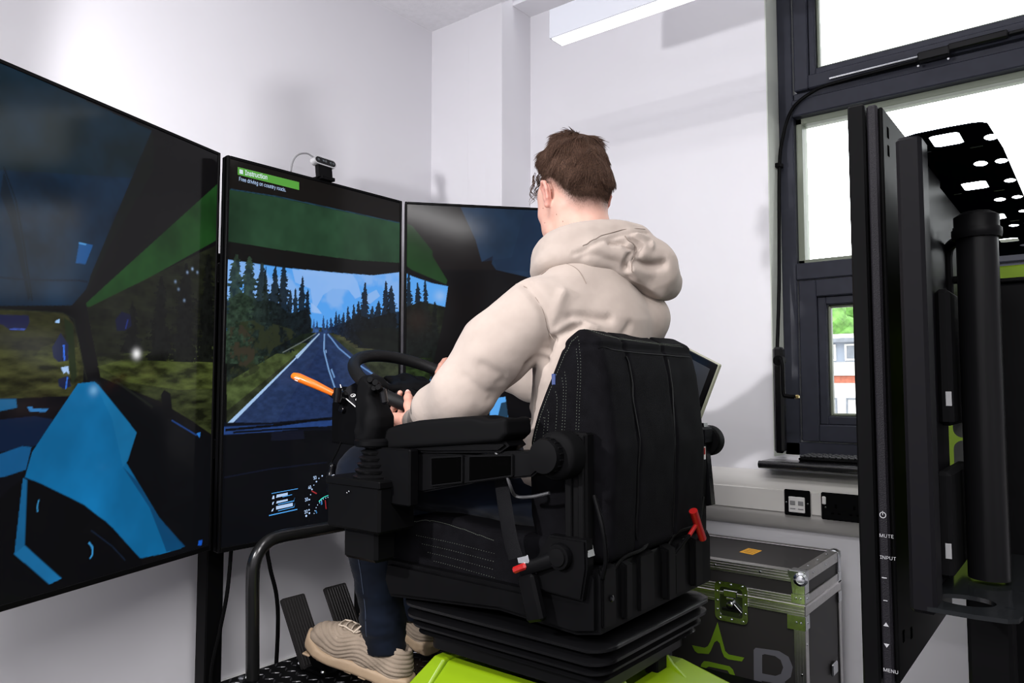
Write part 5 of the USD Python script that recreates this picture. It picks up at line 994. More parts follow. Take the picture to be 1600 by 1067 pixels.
# --- head and neck
F = Field((-1.23, 1.36, 1.30), (-.83, 1.76, 1.74), .0026)
E_ = lambda a, b, c, r, k=.01, sub=False: F.ell(hd(a, b, c), r, hx_, k, sub)
E_(-.012, 0, .035, (.096, .076, .090)); E_(-.045, 0, .008, (.055, .058, .062), .03); E_(.030, 0, -.030, (.066, .060, .082), .03)
for s in (-1, 1):
    F.chain([hd(-.008, .056*s, -.040), hd(.018, .052*s, -.086), hd(.082, .016*s, -.108)], [.016, .017, .018], .02)
    E_(.055, .046*s, -.026, (.030, .026, .030), .02); E_(.045, .048*s, .020, (.034, .024, .034), .02); E_(.040, .050*s, -.070, (.030, .020, .028), .02); E_(.088, .030*s, .022, (.012, .024, .007), .012)
    E_(.100, .032*s, .002, (.015, .017, .011), .008, True); E_(.086, .032*s, .002, (.013, .013, .012), .002)
    E_(.111, .012*s, -.036, (.010, .008, .008), .006)
    # ear: bowl, helix, lobe
    ear = [hd(-.012, .080*s, -.006), .0]
    F.ell(hd(-.012, .082*s, -.002), (.017, .007, .029), hx_, .006)
    F.ell(hd(-.006, .091*s, -.004), (.010, .007, .018), hx_, .003, True)
    F.chain([hd(.006, .080*s, .004), hd(.004, .086*s, .020), hd(-.010, .091*s, .029), hd(-.024, .093*s, .022), hd(-.029, .092*s, .004), hd(-.024, .088*s, -.016), hd(-.014, .083*s, -.028)], [.004, .0048, .005, .005, .0045, .0042, .005], .003)
    F.chain([hd(-.010, .083*s, -.030), hd(-.004, .081*s, -.028)], [.007, .006], .004); F.cone(hd(.006, .079*s, -.004), hd(.005, .079*s, -.014), .005, .004, .003)
F.chain([hd(.098, 0, .014), hd(.112, 0, -.012), hd(.114, 0, -.032)], [.008, .008, .009], .012)
E_(.084, 0, -.110, (.020, .022, .018), .015); F.cone(hd(.0, 0, -.07), hd(.07, 0, -.098), .045, .028, .02)
E_(.104, 0, -.062, (.008, .024, .0055), .004); E_(.103, 0, -.073, (.009, .021, .0065), .004)
F.cone(hd(-.035, 0, -.035), (-.955, 1.565, 1.31), .057, .066, .03); F.cone(hd(-.005, 0, -.075), (-1.0, 1.56, 1.34), .045, .055, .03)
for s in (-1, 1): F.cone(hd(-.03, .05*s, -.04), np.array([-1.03, 1.555, 1.33])+.02*s*hl, .014, .014, .03)
head = F.mesh(2)
# --- hands, fine
def rimc(phi): a = math.radians(phi); er = math.cos(a)*wd+math.sin(a)*wr; return WC+.2*er, er
def grip_hand(phis, ang, wrist, thumb, lo, hi, side):
    G = Field(lo, hi, .0022); mcp = []
    for i, ph in enumerate(phis):
        P, er = rimc(ph); r = [.0088, .0092, .0088, .0076][i]; L = [1, 1.04, 1.0, .92][i]
        pt = [P+rho*L**.5*(math.cos(math.radians(t))*er+math.sin(math.radians(t))*wn) for t, rho in ang]
        # intermediate bend points so that the finger goes round the rim
        mcp.append(pt[0]); G.chain(pt, [r*1.12, r*1.08, r*1.02, r*.95, r*.82], .003)
        G.ell(pt[0], (r*1.25,)*3, k=.006)
    W = np.array(wrist, float)
    for i, m in enumerate(mcp): G.cone(W+(m-W)*.18+(mcp[0]-mcp[3])*(.18-.12*i), m, .016, .0115, .014)
    G.cone(W, (mcp[1]+mcp[2])/2*.55+W*.45, .025, .022, .012)
    th = [np.array(p) for p in thumb]; G.chain(th, [.015, .0125, .0105, .0085], .008)
    G.cone(W, W+(W-(mcp[1]+mcp[2])/2)*.9, .026, .027, .012)
    return G.mesh(2), th
wrL = (-1.386, 1.350, .988)
lh, thL = grip_hand((-119, -126, -133, -139.5), ((-40, .056), (-78, .039), (-120, .0315), (-170, .029), (-222, .028)), wrL,
    [(-1.422, 1.368, 1.000), (-1.445, 1.380, 1.030), (-1.462, 1.394, 1.050), (-1.480, 1.410, 1.062)], (-1.58, 1.28, .92), (-1.33, 1.48, 1.10), 1)
rhh, thR = grip_hand((62, 68.5, 75, 81.5), ((34, .048), (80, .038), (125, .032), (172, .029), (215, .028)), (-1.585, 1.850, 1.135),
    [(-1.60, 1.835, 1.115), (-1.62, 1.80, 1.09), (-1.645, 1.775, 1.085), (-1.665, 1.755, 1.087)], (-1.76, 1.66, 1.0), (-1.48, 1.92, 1.22), -1)
# --- the rest of the body under the clothes
SL, SR = np.array([-1.025, 1.39, 1.255]), np.array([-.915, 1.68, 1.25])
ELB, ELR = np.array([-1.165, 1.285, 1.065]), np.array([-1.20, 1.87, 1.04])
WRR = np.array([-1.585, 1.850, 1.135])
HL, HR, KL, KR, AL, AR = [np.array(p) for p in ((-1.03, 1.45, .84), (-1.03, 1.65, .84), (-1.555, 1.335, .845), (-1.57, 1.66, .85), (-1.528, 1.372, .43), (-1.66, 1.63, .42))]
F = Field((-1.75, 1.15, .33), (-.80, 1.95, 1.46), .008)
F.ell((-.975, 1.545, 1.12), (.10, .165, .19)); F.ell((-1.0, 1.55, .9), (.11, .15, .2), k=.04); F.cone(SL, SR, .055, .055, .05); F.cone((-.96, 1.56, 1.2), (-.962, 1.56, 1.40), .08, .06, .04)
F.chain([SL, ELB, wrL], [.05, .042, .027], .02); F.chain([SR, ELR, WRR], [.05, .042, .027], .02)
F.chain([HL, KL, AL], [.082, .058, .040], .03); F.chain([HR, KR, AR], [.082, .058, .040], .03)
body = F.mesh(2)
bm = cat(head, lh, rhh, body)
V = np.array(bm.vertices); Lc = tolocal(V); ss = lambda x, a, b: np.clip((x-a)/(b-a), 0, 1)**2*(3-2*np.clip((x-a)/(b-a), 0, 1))
skin = np.tile(np.array([.64, .375, .30]), (len(V), 1)); nzv = meshkit.fbm(V*40, 3)[:, None]
skin *= (.90+.2*nzv); red = ss(Lc[:, 0], .02, .08)*(np.abs(Lc[:, 2]+.03) < .05)
skin = skin*(1-.25*red[:, None])+np.array([.60, .26, .22])*.25*red[:, None]
earm = (np.abs(Lc[:, 1]) > .079) & (np.abs(Lc[:, 2]) < .045) & (np.abs(Lc[:, 0]+.01) < .035) & (V[:, 2] > 1.45); skin[earm] = skin[earm]*.6+np.array([.62, .20, .17])*.4
hand = (V[:, 0] < -1.38) & (V[:, 2] > .9); skin[hand] *= [.98, .86, .82]
az = np.degrees(np.abs(np.arctan2(Lc[:, 1], -Lc[:, 0])))           # 0 behind, 90 at the ear
hair_low = -.026+.078*ss(az, 20, 78)+.030*ss(az, 110, 150)          # lower edge of the long hair
fade_low = hair_low-.055+.012*ss(az, 60, 100)
dens = ss(Lc[:, 2], 0, 1); dens = np.clip((Lc[:, 2]-fade_low)/(hair_low-fade_low+1e-6), 0, 1)**1.3*(az < 112)*(V[:, 2] > 1.40)*(np.abs(Lc[:, 1]) < .081)
dens *= (.75+.5*meshkit.noise(V*700))
skin = skin*(1-.88*np.clip(dens, 0, 1)[:, None])+np.array([.035, .021, .016])*.88*np.clip(dens, 0, 1)[:, None]
brow = (np.abs(Lc[:, 2]-.021) < .005) & (np.abs(np.abs(Lc[:, 1])-.032) < .018) & (Lc[:, 0] > .07) & (V[:, 2] > 1.45); skin[brow] = (.06, .035, .025)
lips = (((Lc[:, 0]-.104)/.012)**2+(Lc[:, 1]/.024)**2+((Lc[:, 2]+.067)/.012)**2 < 1); skin[lips] = (.5, .2, .18)
eyes = (((Lc[:, 0]-.090)/.014)**2+((np.abs(Lc[:, 1])-.032)/.012)**2+((Lc[:, 2]-.002)/.009)**2 < 1); skin[eyes] = (.6, .58, .55)
iris = eyes & (np.hypot(np.abs(Lc[:, 1])-.032, Lc[:, 2]-.002) < .0055); skin[iris] = (.03, .02, .015)
for m in ((-.052, .058, -.085), (-.042, .062, -.060), (.030, .058, -.045), (.045, .055, -.07)):
    skin[np.linalg.norm(Lc-np.array(m), axis=1) < .0] = .1
m_skin = usdkit.material(stage, '/World/Looks/skin', {'a': ('attribute', {'attribute': 'tone'}), 'g': ('geometry', {}), 'n': ('noise_texture', {'scale': 600, 'detail': 3}), 'b': ('bump', {'strength': .2, 'distance': .0008}),
    'p': ('principled_bsdf', {'roughness': .5, 'specular_ior_level': .35, 'subsurface_weight': .12, 'subsurface_radius': (1, .35, .2), 'subsurface_scale': .005})},
    [('a.color', 'p.base_color'), ('g.position', 'n.vector'), ('n.fac', 'b.height'), ('b.normal', 'p.normal')], surface='p.BSDF')
p_ = path_of(pe)+'/body'; bmv, bmf, _ = meshkit.arrays(bm)
g = usdkit.mesh(stage, p_, bm, m_skin, smooth=True)
UsdGeom.PrimvarsAPI(g).CreatePrimvar('tone', Sdf.ValueTypeNames.Color3fArray, 'vertex').Set(Vt.Vec3fArray.FromNumpy(skin.astype(np.float32)))
moles = [trimesh.creation.icosphere(2, .0010).apply_translation(q) for q in snap(head, np.array([hd(-.030, .075, -.062), hd(-.045, .07, -.085), hd(.035, .07, -.02), hd(.03, .075, -.06)]))]
part(pe, 'freckles', cat(moles), M('freckle', (.16, .07, .05), .6), kind='stuff')
# finger nails on the thumbs
m_nail = M('nail', (.72, .45, .40), .3)
for th, nrm in ((thL, np.array([.3, -.5, .8])),):
    d = th[3]-th[2]; part(pe, 'thumb_nail', T(trimesh.creation.icosphere(2, 1.0).apply_scale((.0065, .0048, .0012)), fr(th[3]+nrm/np.linalg.norm(nrm)*.0078, d, z=nrm)), m_nail)

# --- hoodie
m_cloth = usdkit.material(stage, '/World/Looks/hoodie_fleece', {'g': ('geometry', {}), 'n': ('noise_texture', {'scale': 1100, 'detail': 3}), 'n2': ('noise_texture', {'scale': 14, 'detail': 4}), 'r': ('rgb_ramp', {'ramp': [(.3, (.40, .335, .295)), (.7, (.455, .385, .34))]}), 'b': ('bump', {'strength': .25, 'distance': .0008}), 'p': ('principled_bsdf', {'roughness': .9, 'specular_ior_level': .1, 'sheen_weight': .15, 'sheen_roughness': .5})},
    [('g.position', 'n.vector'), ('g.position', 'n2.vector'), ('n2.fac', 'r.fac'), ('r.color', 'p.base_color'), ('n.fac', 'b.height'), ('b.normal', 'p.normal')], surface='p.BSDF')
m_seam = M('hoodie_seam', (.25, .20, .17), .9)
F = Field((-1.68, 1.12, .70), (-.78, 1.98, 1.46), .005)
F.ell((-.970, 1.545, 1.13), (.118, .185, .20), [[.938, .347*-1*-1*0+.0, 0], [0, 1, 0], [0, 0, 1]] if False else None)
F.ell((-.985, 1.548, .93), (.135, .178, .20), k=.06); F.ell((-1.03, 1.545, .86), (.12, .17, .12), k=.05)
F.cone(SL+[.01, .02, 0], SR+[-.01, -.01, 0], .070, .068, .06); F.cone((-.965, 1.555, 1.24), (-.965, 1.555, 1.385), .115, .065, .05)
F.cone((-.98, 1.53, 1.36), SL+[.025, .04, .012], .076, .076, .03); F.chain([SL, (-1.095, 1.318, 1.165), ELB, (-1.28, 1.312, 1.028), np.array(wrL)+[.022, -.006, .004]], [.082, .084, .073, .054, .036], .02)
F.chain([SR, (-1.04, 1.80, 1.15), ELR, (-1.40, 1.862, 1.09), WRR], [.075, .078, .068, .056, .040], .02)
F.ell((-1.335, 1.335, .999), (.038, .039, .037), k=.02)
F.cut((0, 0, .86), (0, 0, -1)); hm_ = F.mesh(3); V = np.array(hm_.vertices); N = normals(hm_)
# soft cloth relief and creases where sleeve and body bend
V += N*(.008*(meshkit.fbm(V*[8, 8, 11], 2, 5)-.5)+.002*(meshkit.fbm(V*[26, 26, 34], 2, 6)-.5))[:, None]
def crease(P, amp, w, n=8):
    global V
    P = np.array(spline(P, n)); near = snap(trimesh.Trimesh(V, hm_.faces, process=False), P, 5)
    d = polydist(V, near); V = V+N*(amp*np.exp(-(d/w)**2))[:, None]
for P, a, w in (([(-1.025, 1.360, 1.289), (-0.985, 1.360, 1.245), (-0.964, 1.360, 1.200), (-0.977, 1.360, 1.160)], -.012, .014), ([(-0.978, 1.340, 1.142), (-1.025, 1.340, 1.100), (-1.072, 1.340, 1.063), (-1.104, 1.340, 1.026)], -.016, .012), ([(-0.951, 1.400, 1.231), (-0.874, 1.400, 1.241), (-0.778, 1.400, 1.243)], -.010, .012), ([(-0.978, 1.400, 1.210), (-0.916, 1.400, 1.229), (-0.841, 1.400, 1.225)], .009, .012),
    ([(-0.996, 1.400, 1.167), (-0.960, 1.400, 1.202), (-0.899, 1.400, 1.221)], -.012, .009), ([(-0.981, 1.400, 1.277), (-1.014, 1.400, 1.227), (-1.018, 1.400, 1.190)], .008, .012), ([(-1.089, 1.280, 1.143), (-1.042, 1.280, 1.106), (-1.033, 1.280, 1.078)], -.004, .012), ([(-1.137, 1.280, 1.100), (-1.079, 1.280, 1.068), (-1.060, 1.280, 1.039)], -.004, .011), ([(-1.167, 1.280, 1.085), (-1.117, 1.280, 1.049), (-1.088, 1.280, 1.020)], .004, .013),
    ([(-1.248, 1.300, 1.085), (-1.216, 1.300, 1.047), (-1.205, 1.300, 1.009)], -.003, .010), ([(-1.301, 1.310, 1.054), (-1.274, 1.310, 1.023), (-1.265, 1.310, 0.998)], -.003, .008), ([(-1.149, 1.450, 1.086), (-1.119, 1.450, 1.038), (-1.139, 1.450, 0.991)], -.012, .012), ([(-1.051, 1.450, 1.132), (-1.080, 1.450, 1.085), (-1.074, 1.450, 1.023)], .010, .014), ([(-0.992, 1.420, 1.145), (-1.020, 1.420, 1.100), (-1.030, 1.420, 1.025)], -.010, .010), ([(-0.992, 1.500, 1.147), (-0.902, 1.500, 1.190), (-0.801, 1.500, 1.223)], -.006, .010),
    ([(-1.050, 1.360, 1.204), (-1.078, 1.360, 1.160), (-1.137, 1.360, 1.131)], .006, .014)):
    crease(P, a, w)
hm_.vertices = V; taubin(hm_, 2)
ho = part(pe, 'hoodie', hm_, m_cloth, 'cream hooded sweatshirt', smooth=True)
def hseam(pts, r=.0012, n=8, nm='seam'):
    q = snap(hm_, spline(pts, n), 5); part(ho, nm, tube(q, r, 6), m_seam)
hseam([(-1.070, 1.350, 1.329), (-1.021, 1.350, 1.288), (-0.992, 1.350, 1.250), (-0.969, 1.350, 1.211), (-0.957, 1.350, 1.178)]); hseam([(-1.023, 1.400, 1.399), (-1.080, 1.400, 1.365), (-1.110, 1.400, 1.338)]); hseam([(-0.999, 1.400, 1.410), (-0.915, 1.400, 1.378), (-0.848, 1.400, 1.346)])
def cuff(c, d, r, nm):
    d = np.array(d)/np.linalg.norm(d); prof = [(r*.9, -.024)]+[(r*(1.0+.02*(k % 2)), -.022+.0035*k) for k in range(13)]+[(r*.88, .026)]
    part(ho, nm, lathe(prof, 40, XY(c, d)), m_cloth, smooth=60)
cuff(np.array(wrL)+[.006, -.003, .002], np.array([-1.48, 1.385, 1.0])-wrL, .032, 'cuff'); cuff(WRR+[.02, 0, -.006], [-1, -.1, .2], .038, 'cuff')
part(ho, 'hem', tube([( -.99+.135*math.cos(a), 1.548+.178*math.sin(a), .875) for a in np.linspace(0, 2*math.pi, 48, endpoint=False)], .030, 12, closed=True, flat=((1, 0, 0), 1.0)), m_cloth)
part(ho, 'pocket', T(ext(Polygon([(-.11, -.08), (.11, -.08), (.11, -.02), (.075, .06), (-.075, .06), (-.11, -.02)]).buffer(.01), .012), fr((-1.125, 1.545, .93), (0, -1, 0), y=(0, 0, 1)) @ trimesh.transformations.translation_matrix((0, 0, -.006))), m_cloth)
# hood: collar ring and the sack that lies on the back
F = Field((-1.15, 1.36, 1.26), (-.76, 1.82, 1.54), .0038)
ringp = [(-1.095, 1.535, 1.375), (-1.072, 1.487, 1.400), (-1.02, 1.458, 1.420), (-.958, 1.482, 1.440), (-.912, 1.565, 1.452), (-.892, 1.640, 1.442), (-.93, 1.682, 1.41), (-1.02, 1.66, 1.375), (-1.085, 1.60, 1.36)]
F.chain(spline(ringp, 5), np.full(41, .026), .015)
lowp = spline([(-1.10, 1.535, 1.335), (-1.078, 1.473, 1.362), (-1.022, 1.436, 1.385), (-.945, 1.462, 1.385), (-.885, 1.555, 1.385), (-.862, 1.66, 1.37), (-.90, 1.70, 1.34), (-1.02, 1.69, 1.31), (-1.09, 1.62, 1.29)], 5)
for a, b in zip(spline(ringp, 5), lowp): F.cone(a, b, .024, .020, .02)
F.chain([(-1.0, 1.462, 1.40), (-.95, 1.495, 1.395), (-.90, 1.575, 1.395), (-.872, 1.655, 1.385), (-.885, 1.70, 1.375)], [.026, .045, .058, .060, .045], .02)
F.chain([(-.90, 1.575, 1.375), (-.862, 1.665, 1.355), (-.858, 1.705, 1.340)], [.045, .056, .044], .02)
F.cone((-.985, 1.565, 1.33), (-1.01, 1.56, 1.56), .040, .062, .02, True)
hoodm = F.mesh(2); V = np.array(hoodm.vertices); N = normals(hoodm)
V += N*(.008*(meshkit.fbm(V*[16, 16, 20], 3, 9)-.5))[:, None]; save = hm_; hm_ = hoodm
for P, a, w in (([(-0.830, 1.454, 1.453), (-0.830, 1.483, 1.448), (-0.830, 1.498, 1.421), (-0.830, 1.528, 1.407), (-0.830, 1.503, 1.380), (-0.830, 1.490, 1.319)], -.014, .008), ([(-0.830, 1.523, 1.455), (-0.830, 1.553, 1.425), (-0.830, 1.528, 1.395)], -.016, .010), ([(-0.830, 1.527, 1.376), (-0.830, 1.574, 1.366), (-0.830, 1.630, 1.378)], -.016, .012), ([(-0.830, 1.544, 1.458), (-0.830, 1.599, 1.447), (-0.830, 1.591, 1.415)], .007, .008), ([(-0.850, 1.241, 1.412), (-0.850, 1.364, 1.440), (-0.850, 1.519, 1.463), (-0.850, 1.624, 1.459)], -.005, .005), ([(-0.850, 1.532, 1.348), (-0.850, 1.578, 1.323), (-0.850, 1.661, 1.327)], .006, .012), ([(-0.880, 1.333, 1.383), (-0.880, 1.467, 1.373), (-0.880, 1.571, 1.356)], -.006, .012)):
    crease(P, a, w)
hoodm.vertices = V; taubin(hoodm, 5); hm_ = save
hd_ = part(pe, 'hood', hoodm, m_cloth, 'hood folded down on the back', smooth=True)
for P in ([(-0.840, 1.496, 1.459), (-0.840, 1.516, 1.428), (-0.840, 1.543, 1.405), (-0.840, 1.524, 1.372), (-0.840, 1.508, 1.325)], [(-0.860, 1.316, 1.426), (-0.860, 1.421, 1.453), (-0.860, 1.537, 1.467), (-0.860, 1.623, 1.466)]):
    q = snap(hoodm, spline(P, 8), 7); part(hd_, 'seam', tube(q, .0012, 6), m_seam)

# --- jeans
m_denim = usdkit.material(stage, '/World/Looks/denim', {'g': ('geometry', {}), 'n': ('noise_texture', {'scale': 1400, 'detail': 2}), 'n2': ('noise_texture', {'scale': 9, 'detail': 4}), 'r': ('rgb_ramp', {'ramp': [(.3, (.0013, .002, .0045)), (.72, (.0035, .0075, .018))]}), 'b': ('bump', {'strength': .35, 'distance': .001}), 'p': ('principled_bsdf', {'roughness': .85, 'specular_ior_level': .12, 'sheen_weight': .05})},
    [('g.position', 'n.vector'), ('g.position', 'n2.vector'), ('n2.fac', 'r.fac'), ('r.color', 'p.base_color'), ('n.fac', 'b.height'), ('b.normal', 'p.normal')], surface='p.BSDF')
F = Field((-1.80, 1.20, .33), (-.84, 1.85, .98), .006)
F.ell((-1.02, 1.55, .84), (.13, .185, .12), k=.03)
F.chain([HL, (-1.3, 1.39, .852), KL], [.098, .090, .078], .02); F.chain([KL, (-1.548, 1.352, .66), (-1.528, 1.372, .45), (-1.522, 1.375, .385)], [.078, .067, .056, .058], .02)
F.chain([HR, (-1.3, 1.655, .852), KR], [.098, .090, .078], .02); F.chain([KR, (-1.615, 1.648, .66), (-1.652, 1.634, .46), (-1.66, 1.63, .385)], [.078, .067, .056, .060], .02)
F.cut((0, 0, .378), (0, 0, -1))
jm = F.mesh(2); V = np.array(jm.vertices); N = normals(jm)
kz = np.exp(-((V[:, 2]-.45)/.06)**2)+.5*np.exp(-((V[:, 2]-.82)/.08)**2)
V += N*(.009*(meshkit.fbm(V*[14, 14, 30], 3, 12)-.5)+.012*kz*(meshkit.fbm(V*[12, 12, 55], 2, 13)-.5))[:, None]; jm.vertices = V
je = part(pe, 'jeans', jm, m_denim, 'dark blue jeans', smooth=True)
q = snap(jm, spline([(-1.53, 1.27, .80), (-1.53, 1.28, .66), (-1.525, 1.30, .5), (-1.525, 1.30, .42)], 10), 5)
part(je, 'seam', tube(q, .0016, 6), M('denim_seam', (.02, .03, .055), .8))
# --- socks and shoes
m_taupe = M('shoe_mesh', (.27, .215, .165), .75, spec=.15, vary=.10, vscale=40, bump=.35, bscale=900)
m_taupe2 = M('shoe_groove', (.20, .155, .12), .8)
m_sole = M('shoe_sole', (.40, .29, .19), .5, spec=.3, vary=.06, vscale=30)
m_lace = M('shoe_lace', (.46, .38, .30), .8)
m_sock = M('sock', (.010, .010, .012), .9)
def shoe(lab, heel, toe, up, mirror, leg):
    d = np.array(toe)-np.array(heel); m = fr(heel, d, z=up)
    if mirror: m = m @ np.diag([1, -1, 1, 1.0])
    s = 1.0; fix = lambda q: (lambda r: (r.invert() or r) if mirror else r)(T(q, m))
    F = Field((-.03, -.07, -.01), (.33, .07, .17), .0028)
    F.chain([(.038, 0, .050), (.040, 0, .085)], [.037, .031], .02); F.chain([(.038, 0, .05), (.12, .002, .055), (.205, .004, .048), (.262, 0, .040)], [.038, .040, .040, .031], .02)
    F.chain([(.085, 0, .085), (.125, 0, .100)], [.030, .024], .03); F.cone((.20, .004, .045), (.268, .006, .040), .044, .030, .02); F.cone((.11, 0, .09), (.20, 0, .068), .026, .024, .03)
    F.ell((.060, 0, .132), (.052, .026, .062), k=.006, sub=True); F.cone((.205, .004, .060), (.255, .006, .056), .040, .032, .02); F.cut((0, 0, .022), (0, 0, -1)); F.cut((.02, 0, .112), (-.55, 0, 1)) if False else None
    u = F.mesh(2); V = np.array(u.vertices); N = normals(u)
    lev = V[:, 2]-.030*np.exp(-((V[:, 0]-.13)/.055)**2)-.012*np.exp(-((V[:, 0]-.0)/.05)**2); toeb = np.clip((V[:, 0]-.20)/.08, 0, 1)
    lev = lev*(1-toeb*.5)+.05*toeb*np.hypot((V[:, 0]-.20)*-6, V[:, 1]*9)*.35
    wv = np.sin(2*math.pi*lev/.0105); V += N*(.0015*np.clip(wv*2.2+1.2, -1, 1)*(V[:, 2] > .028))[:, None]; u.vertices = V
    t = part(pe, 'shoe', fix(u), m_taupe, lab, smooth=True)
    gv = V-N*.0002
    out = Polygon([(-.012, -.020), (-.006, -.032), (.03, -.040), (.09, -.036), (.15, -.038), (.21, -.047), (.26, -.042), (.298, -.022), (.307, .002), (.296, .026), (.25, .044), (.20, .049), (.14, .042), (.09, .038), (.03, .041), (-.006, .033), (-.012, .020)]).buffer(.006).buffer(-.004)
    G = Field((-.04, -.08, -.02), (.34, .08, .06), .003); G.prism(list(out.buffer(-.011).simplify(.001).exterior.coords)[:-1], 2, .011, .020, .011, .004)
    sol = G.mesh(1); sv = np.array(sol.vertices); k = np.clip((.13-sv[:, 0])/.1, 0, 1); sv[:, 2] += .010*k*(sv[:, 2] > .015); k = np.clip((sv[:, 0]-.22)/.09, 0, 1); sv[:, 2] += .022*k*k*(.6+1.0*np.clip(sv[:, 2]/.03, 0, 1))
    sv[:, 2] -= .003*np.sin(np.clip(sv[:, 0]/.30, 0, 1)*math.pi*3)*(sv[:, 2] > .012); sol.vertices = sv
    sl_ = part(t, 'sole', fix(sol), m_sole, smooth=True)
    for k in range(7): part(t, 'tread_lug', fix(cbox((.03+.042*k, .0 , .001), (.022, .07, .006), .002)), m_sole, smooth=False)
    # air window, mark, laces, heel tab
    part(t, 'side_window', fix(T(ext(affinity.scale(Point(0, 0).buffer(1, quad_segs=12), .040, .010), .004), fr((.135, .0375, .037), (1, 0, .06), y=(-.06, .25, 1)))), m_taupe2)
    sw_ = Polygon([(-.016, .004), (-.012, -.004), (-.004, -.006), (.022, .004), (-.003, -.0015), (-.010, .0)])
    part(t, 'curved_tick_mark', fix(T(ext(sw_, .0012), fr((.137, .0415, .038), (1, 0, .06), y=(-.06, .25, 1)))), M('tick_black', (.01, .01, .01), .5), smooth=False)
    um = u
    def on(p): return snap(um, p, 5)
    uv_ = np.array(um.vertices); kt = cKDTree(uv_[:, :2])
    def sit(P):
        P = np.array(spline(P, 6)); z = np.array([uv_[kt.query_ball_point(q[:2], .006), 2].max(initial=.03) for q in P]); return np.c_[P[:, :2], z+.0012]
    lc_ = [tube(sit([(.128+.018*k, .024, 0), (.131+.018*k, 0, 0), (.128+.018*k, -.024, 0)]), .0022, 6) for k in range(6)]
    lc_ += [tube(sit([(.120, s_*.022, 0), (.17, s_*.025, 0), (.222, s_*.018, 0)]), .0028, 6) for s_ in (-1, 1)]
    z0 = sit([(.125, 0, 0), (.126, .004, 0), (.127, .006, 0)])[0, 2]
    for e in ([(.128, .004, z0+.004), (.142, .030, z0+.002), (.165, .050, z0-.022), (.182, .057, z0-.040)], [(.126, -.004, z0+.004), (.118, .022, z0+.016), (.106, .044, z0+.014)], [(.128, 0, z0+.004), (.148, -.03, z0+.004), (.165, -.05, z0-.02)]): lc_.append(tube(spline(e, 8), .0024, 6))
    part(t, 'laces', fix(cat(lc_)), m_lace, smooth=60)
    part(t, 'sock', tube([(m @ np.array([.052, 0, .06, 1]))[:3], (m @ np.array([.056, 0, .105, 1]))[:3]*.6+np.array(leg)*.4, leg], [.027, .030, .040], 20), m_sock)
shoe('taupe running shoe with wavy side lines, left foot', (-1.462, 1.392, .283), (-1.720, 1.272, .365), (-.28, -.1, 1), True, (-1.525, 1.374, .42))
shoe('taupe running shoe with wavy side lines, right foot', (-1.600, 1.628, .283), (-1.885, 1.622, .355), (-.22, 0, 1), False, (-1.658, 1.631, .42))

# --- hair
m_hair = M('hair', (.074, .041, .028), .6, spec=.12, vary=.5, vscale=260)
Hv, Hn = np.array(head.vertices), normals(head); Ll = tolocal(Hv); azh = np.degrees(np.abs(np.arctan2(Ll[:, 1], -Ll[:, 0])))
hline = -.026+.078*ss(azh, 20, 78)+.030*ss(azh, 110, 150); uh = (Ll[:, 2]-hline+.006*(meshkit.noise(Hv*60)-.5))
keep = uh > 0; fk = np.array(head.faces)[keep[np.array(head.faces)].all(1)]; ids_ = np.unique(fk); rmap = np.full(len(Hv), -1); rmap[ids_] = np.arange(len(ids_))
top_ = ss(Ll[ids_, 2], .05, .125); dome = np.clip(1-(Ll[ids_, 0]/.085)**2-(Ll[ids_, 1]/.070)**2, 0, 1)*(Ll[ids_, 2] > .06)
th_ = .0012+(.022*dome+.008+.012*top_+.014*ss(Ll[ids_, 0], .02, .08))*ss(uh[ids_], 0, .045)
lump = meshkit.fbm(Hv[ids_]*[34, 34, 26], 3, 21)-.5
Vc = Hv[ids_]+Hn[ids_]*(th_*(1+.9*lump))[:, None]; cm_ = trimesh.Trimesh(Vc, rmap[fk], process=False)
taubin(cm_, 4); Vc = np.array(cm_.vertices); Nc = normals(cm_); Lh = tolocal(Vc); uc = uh[ids_]
ha = part(pe, 'hair', cm_, m_hair, 'short brown hair, tousled on top and faded at the sides', smooth=True)
rr = np.random.default_rng(3); pts, cnt = [], []
for i in rr.choice(len(Vc), 24000):
    n = Nc[i]; P0 = Vc[i]-n*.0005+rr.normal(0, .0010, 3); a, b, c = Lh[i]
    cl = meshkit.noise(np.array([P0*48, P0*48+7.7, P0*48+19.1]))-.5; back = float(ss(-a, .0, .07))
    comb = hf*(.9*(1-back)+1.2*cl[0])+hl*(1.5*cl[1]+np.sign(b)*.35)-hu*(.25+.9*back); comb -= n*(comb@n); comb /= np.linalg.norm(comb)+1e-9
    L = rr.uniform(.018, .040)*(.35+.65*float(ss(np.array(uc[i]), .0, .05))); lift = .07+.16*max(cl[2], -.1)+.05*float(ss(np.array(c), .08, .13))
    t = np.linspace(0, 1, 6)[:, None]; s_ = L*t
    pts.append(P0+comb*s_+n*(lift*s_-s_**2/(.34-.14*float(ss(np.array(c), .07, .11))))+np.cross(comb, n)*(.0014*np.sin(t*5+cl[0]*14))+rr.normal(0, .0008, 3)*t); cnt.append(6)
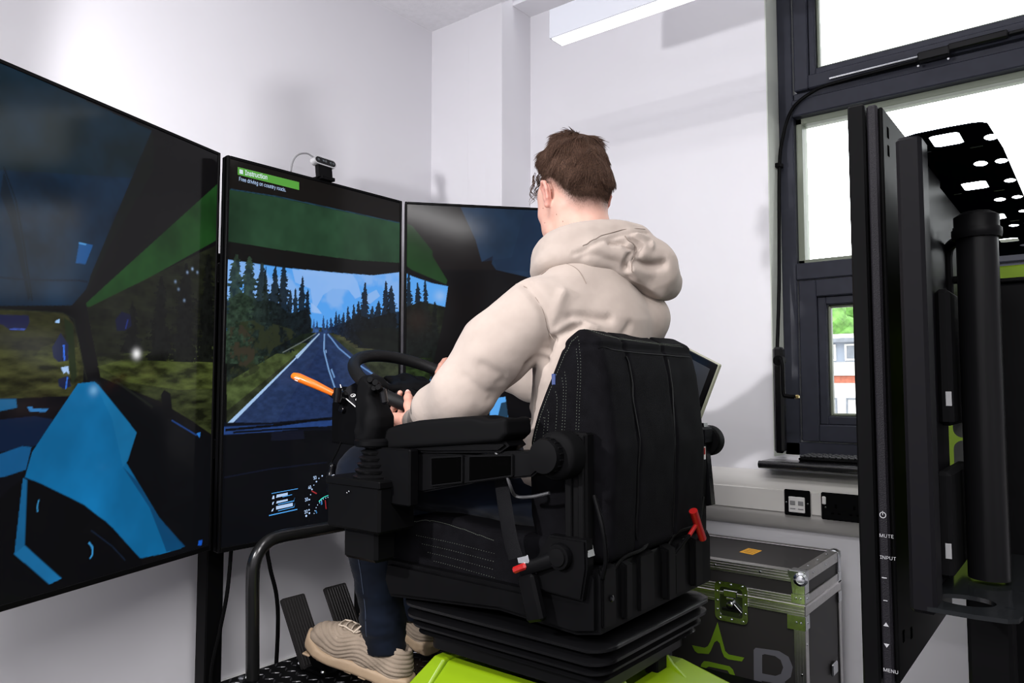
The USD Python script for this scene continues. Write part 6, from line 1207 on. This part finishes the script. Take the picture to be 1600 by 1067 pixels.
# forehead curls
for k in range(190):
    b0, a0 = rr.uniform(-.055, .062), .080+rr.uniform(-.006, .010); c0 = .088+rr.uniform(-.008, .012); ph, R, tw = rr.uniform(0, 6.28), rr.uniform(.0065, .0090), rr.uniform(10, 13)
    base = hd(a0, round(b0/.016)*.016+rr.normal(0, .0012), c0); ph = round(b0/.016)*1.7+rr.normal(0, .25); L = .056+.010*math.sin(round(b0/.016)*2.1); t = np.linspace(0, 1, 14)[:, None]
    pts.append(base+hf*(.032*t-.012*t*t)-hu*L*t+(hl*np.cos(ph+tw*t)+hf*np.sin(ph+tw*t))*R*t**.5+rr.normal(0, .0006, 3)); cnt.append(14)
# stubble of the fade
az = azh; hl_ = hline
okm = np.where((Ll[:, 2] > hl_-.040) & (Ll[:, 2] < hl_+.012) & (az < 108) & (np.abs(Ll[:, 1]) < .079) & (Hv[:, 2] > 1.42))[0]
pr_ = np.clip((Ll[okm, 2]-hl_[okm]+.040)/.040, .02, 1)**1.6; sp, sc_ = [], []
for i in rr.choice(okm, 8000, p=pr_/pr_.sum()):
    u = np.clip((Ll[i, 2]-hl_[i]+.040)/.045, 0, 1); d = Hn[i]*.5-hu*.9+rr.normal(0, .25, 3); L = .0015+.006*u*u; P0 = Hv[i]+rr.normal(0, .0012, 3)
    sp.append(np.array([P0, P0+d*L*.5, P0+d*L-hu*.1*L])); sc_.append(3)
def curves(parent, name, P, C, w, mat):
    pp = path_of(parent)+'/'+name; c = UsdGeom.BasisCurves.Define(stage, pp); c.CreateTypeAttr('linear'); c.CreateWrapAttr('nonperiodic')
    A = np.vstack(P).astype(np.float32); c.CreatePointsAttr(Vt.Vec3fArray.FromNumpy(A)); c.CreateCurveVertexCountsAttr(Vt.IntArray(C))
    W = np.concatenate([np.linspace(1, .35, k) for k in C]).astype(np.float32)*w; c.CreateWidthsAttr(Vt.FloatArray.FromNumpy(W)); c.SetWidthsInterpolation('vertex')
    UsdShade.MaterialBindingAPI.Apply(c.GetPrim()).Bind(mat); put(c.GetPrim(), kind='stuff')
curves(ha, 'strands', pts, cnt, .0013, m_hair); curves(ha, 'stubble', sp, sc_, .0003, m_hair)
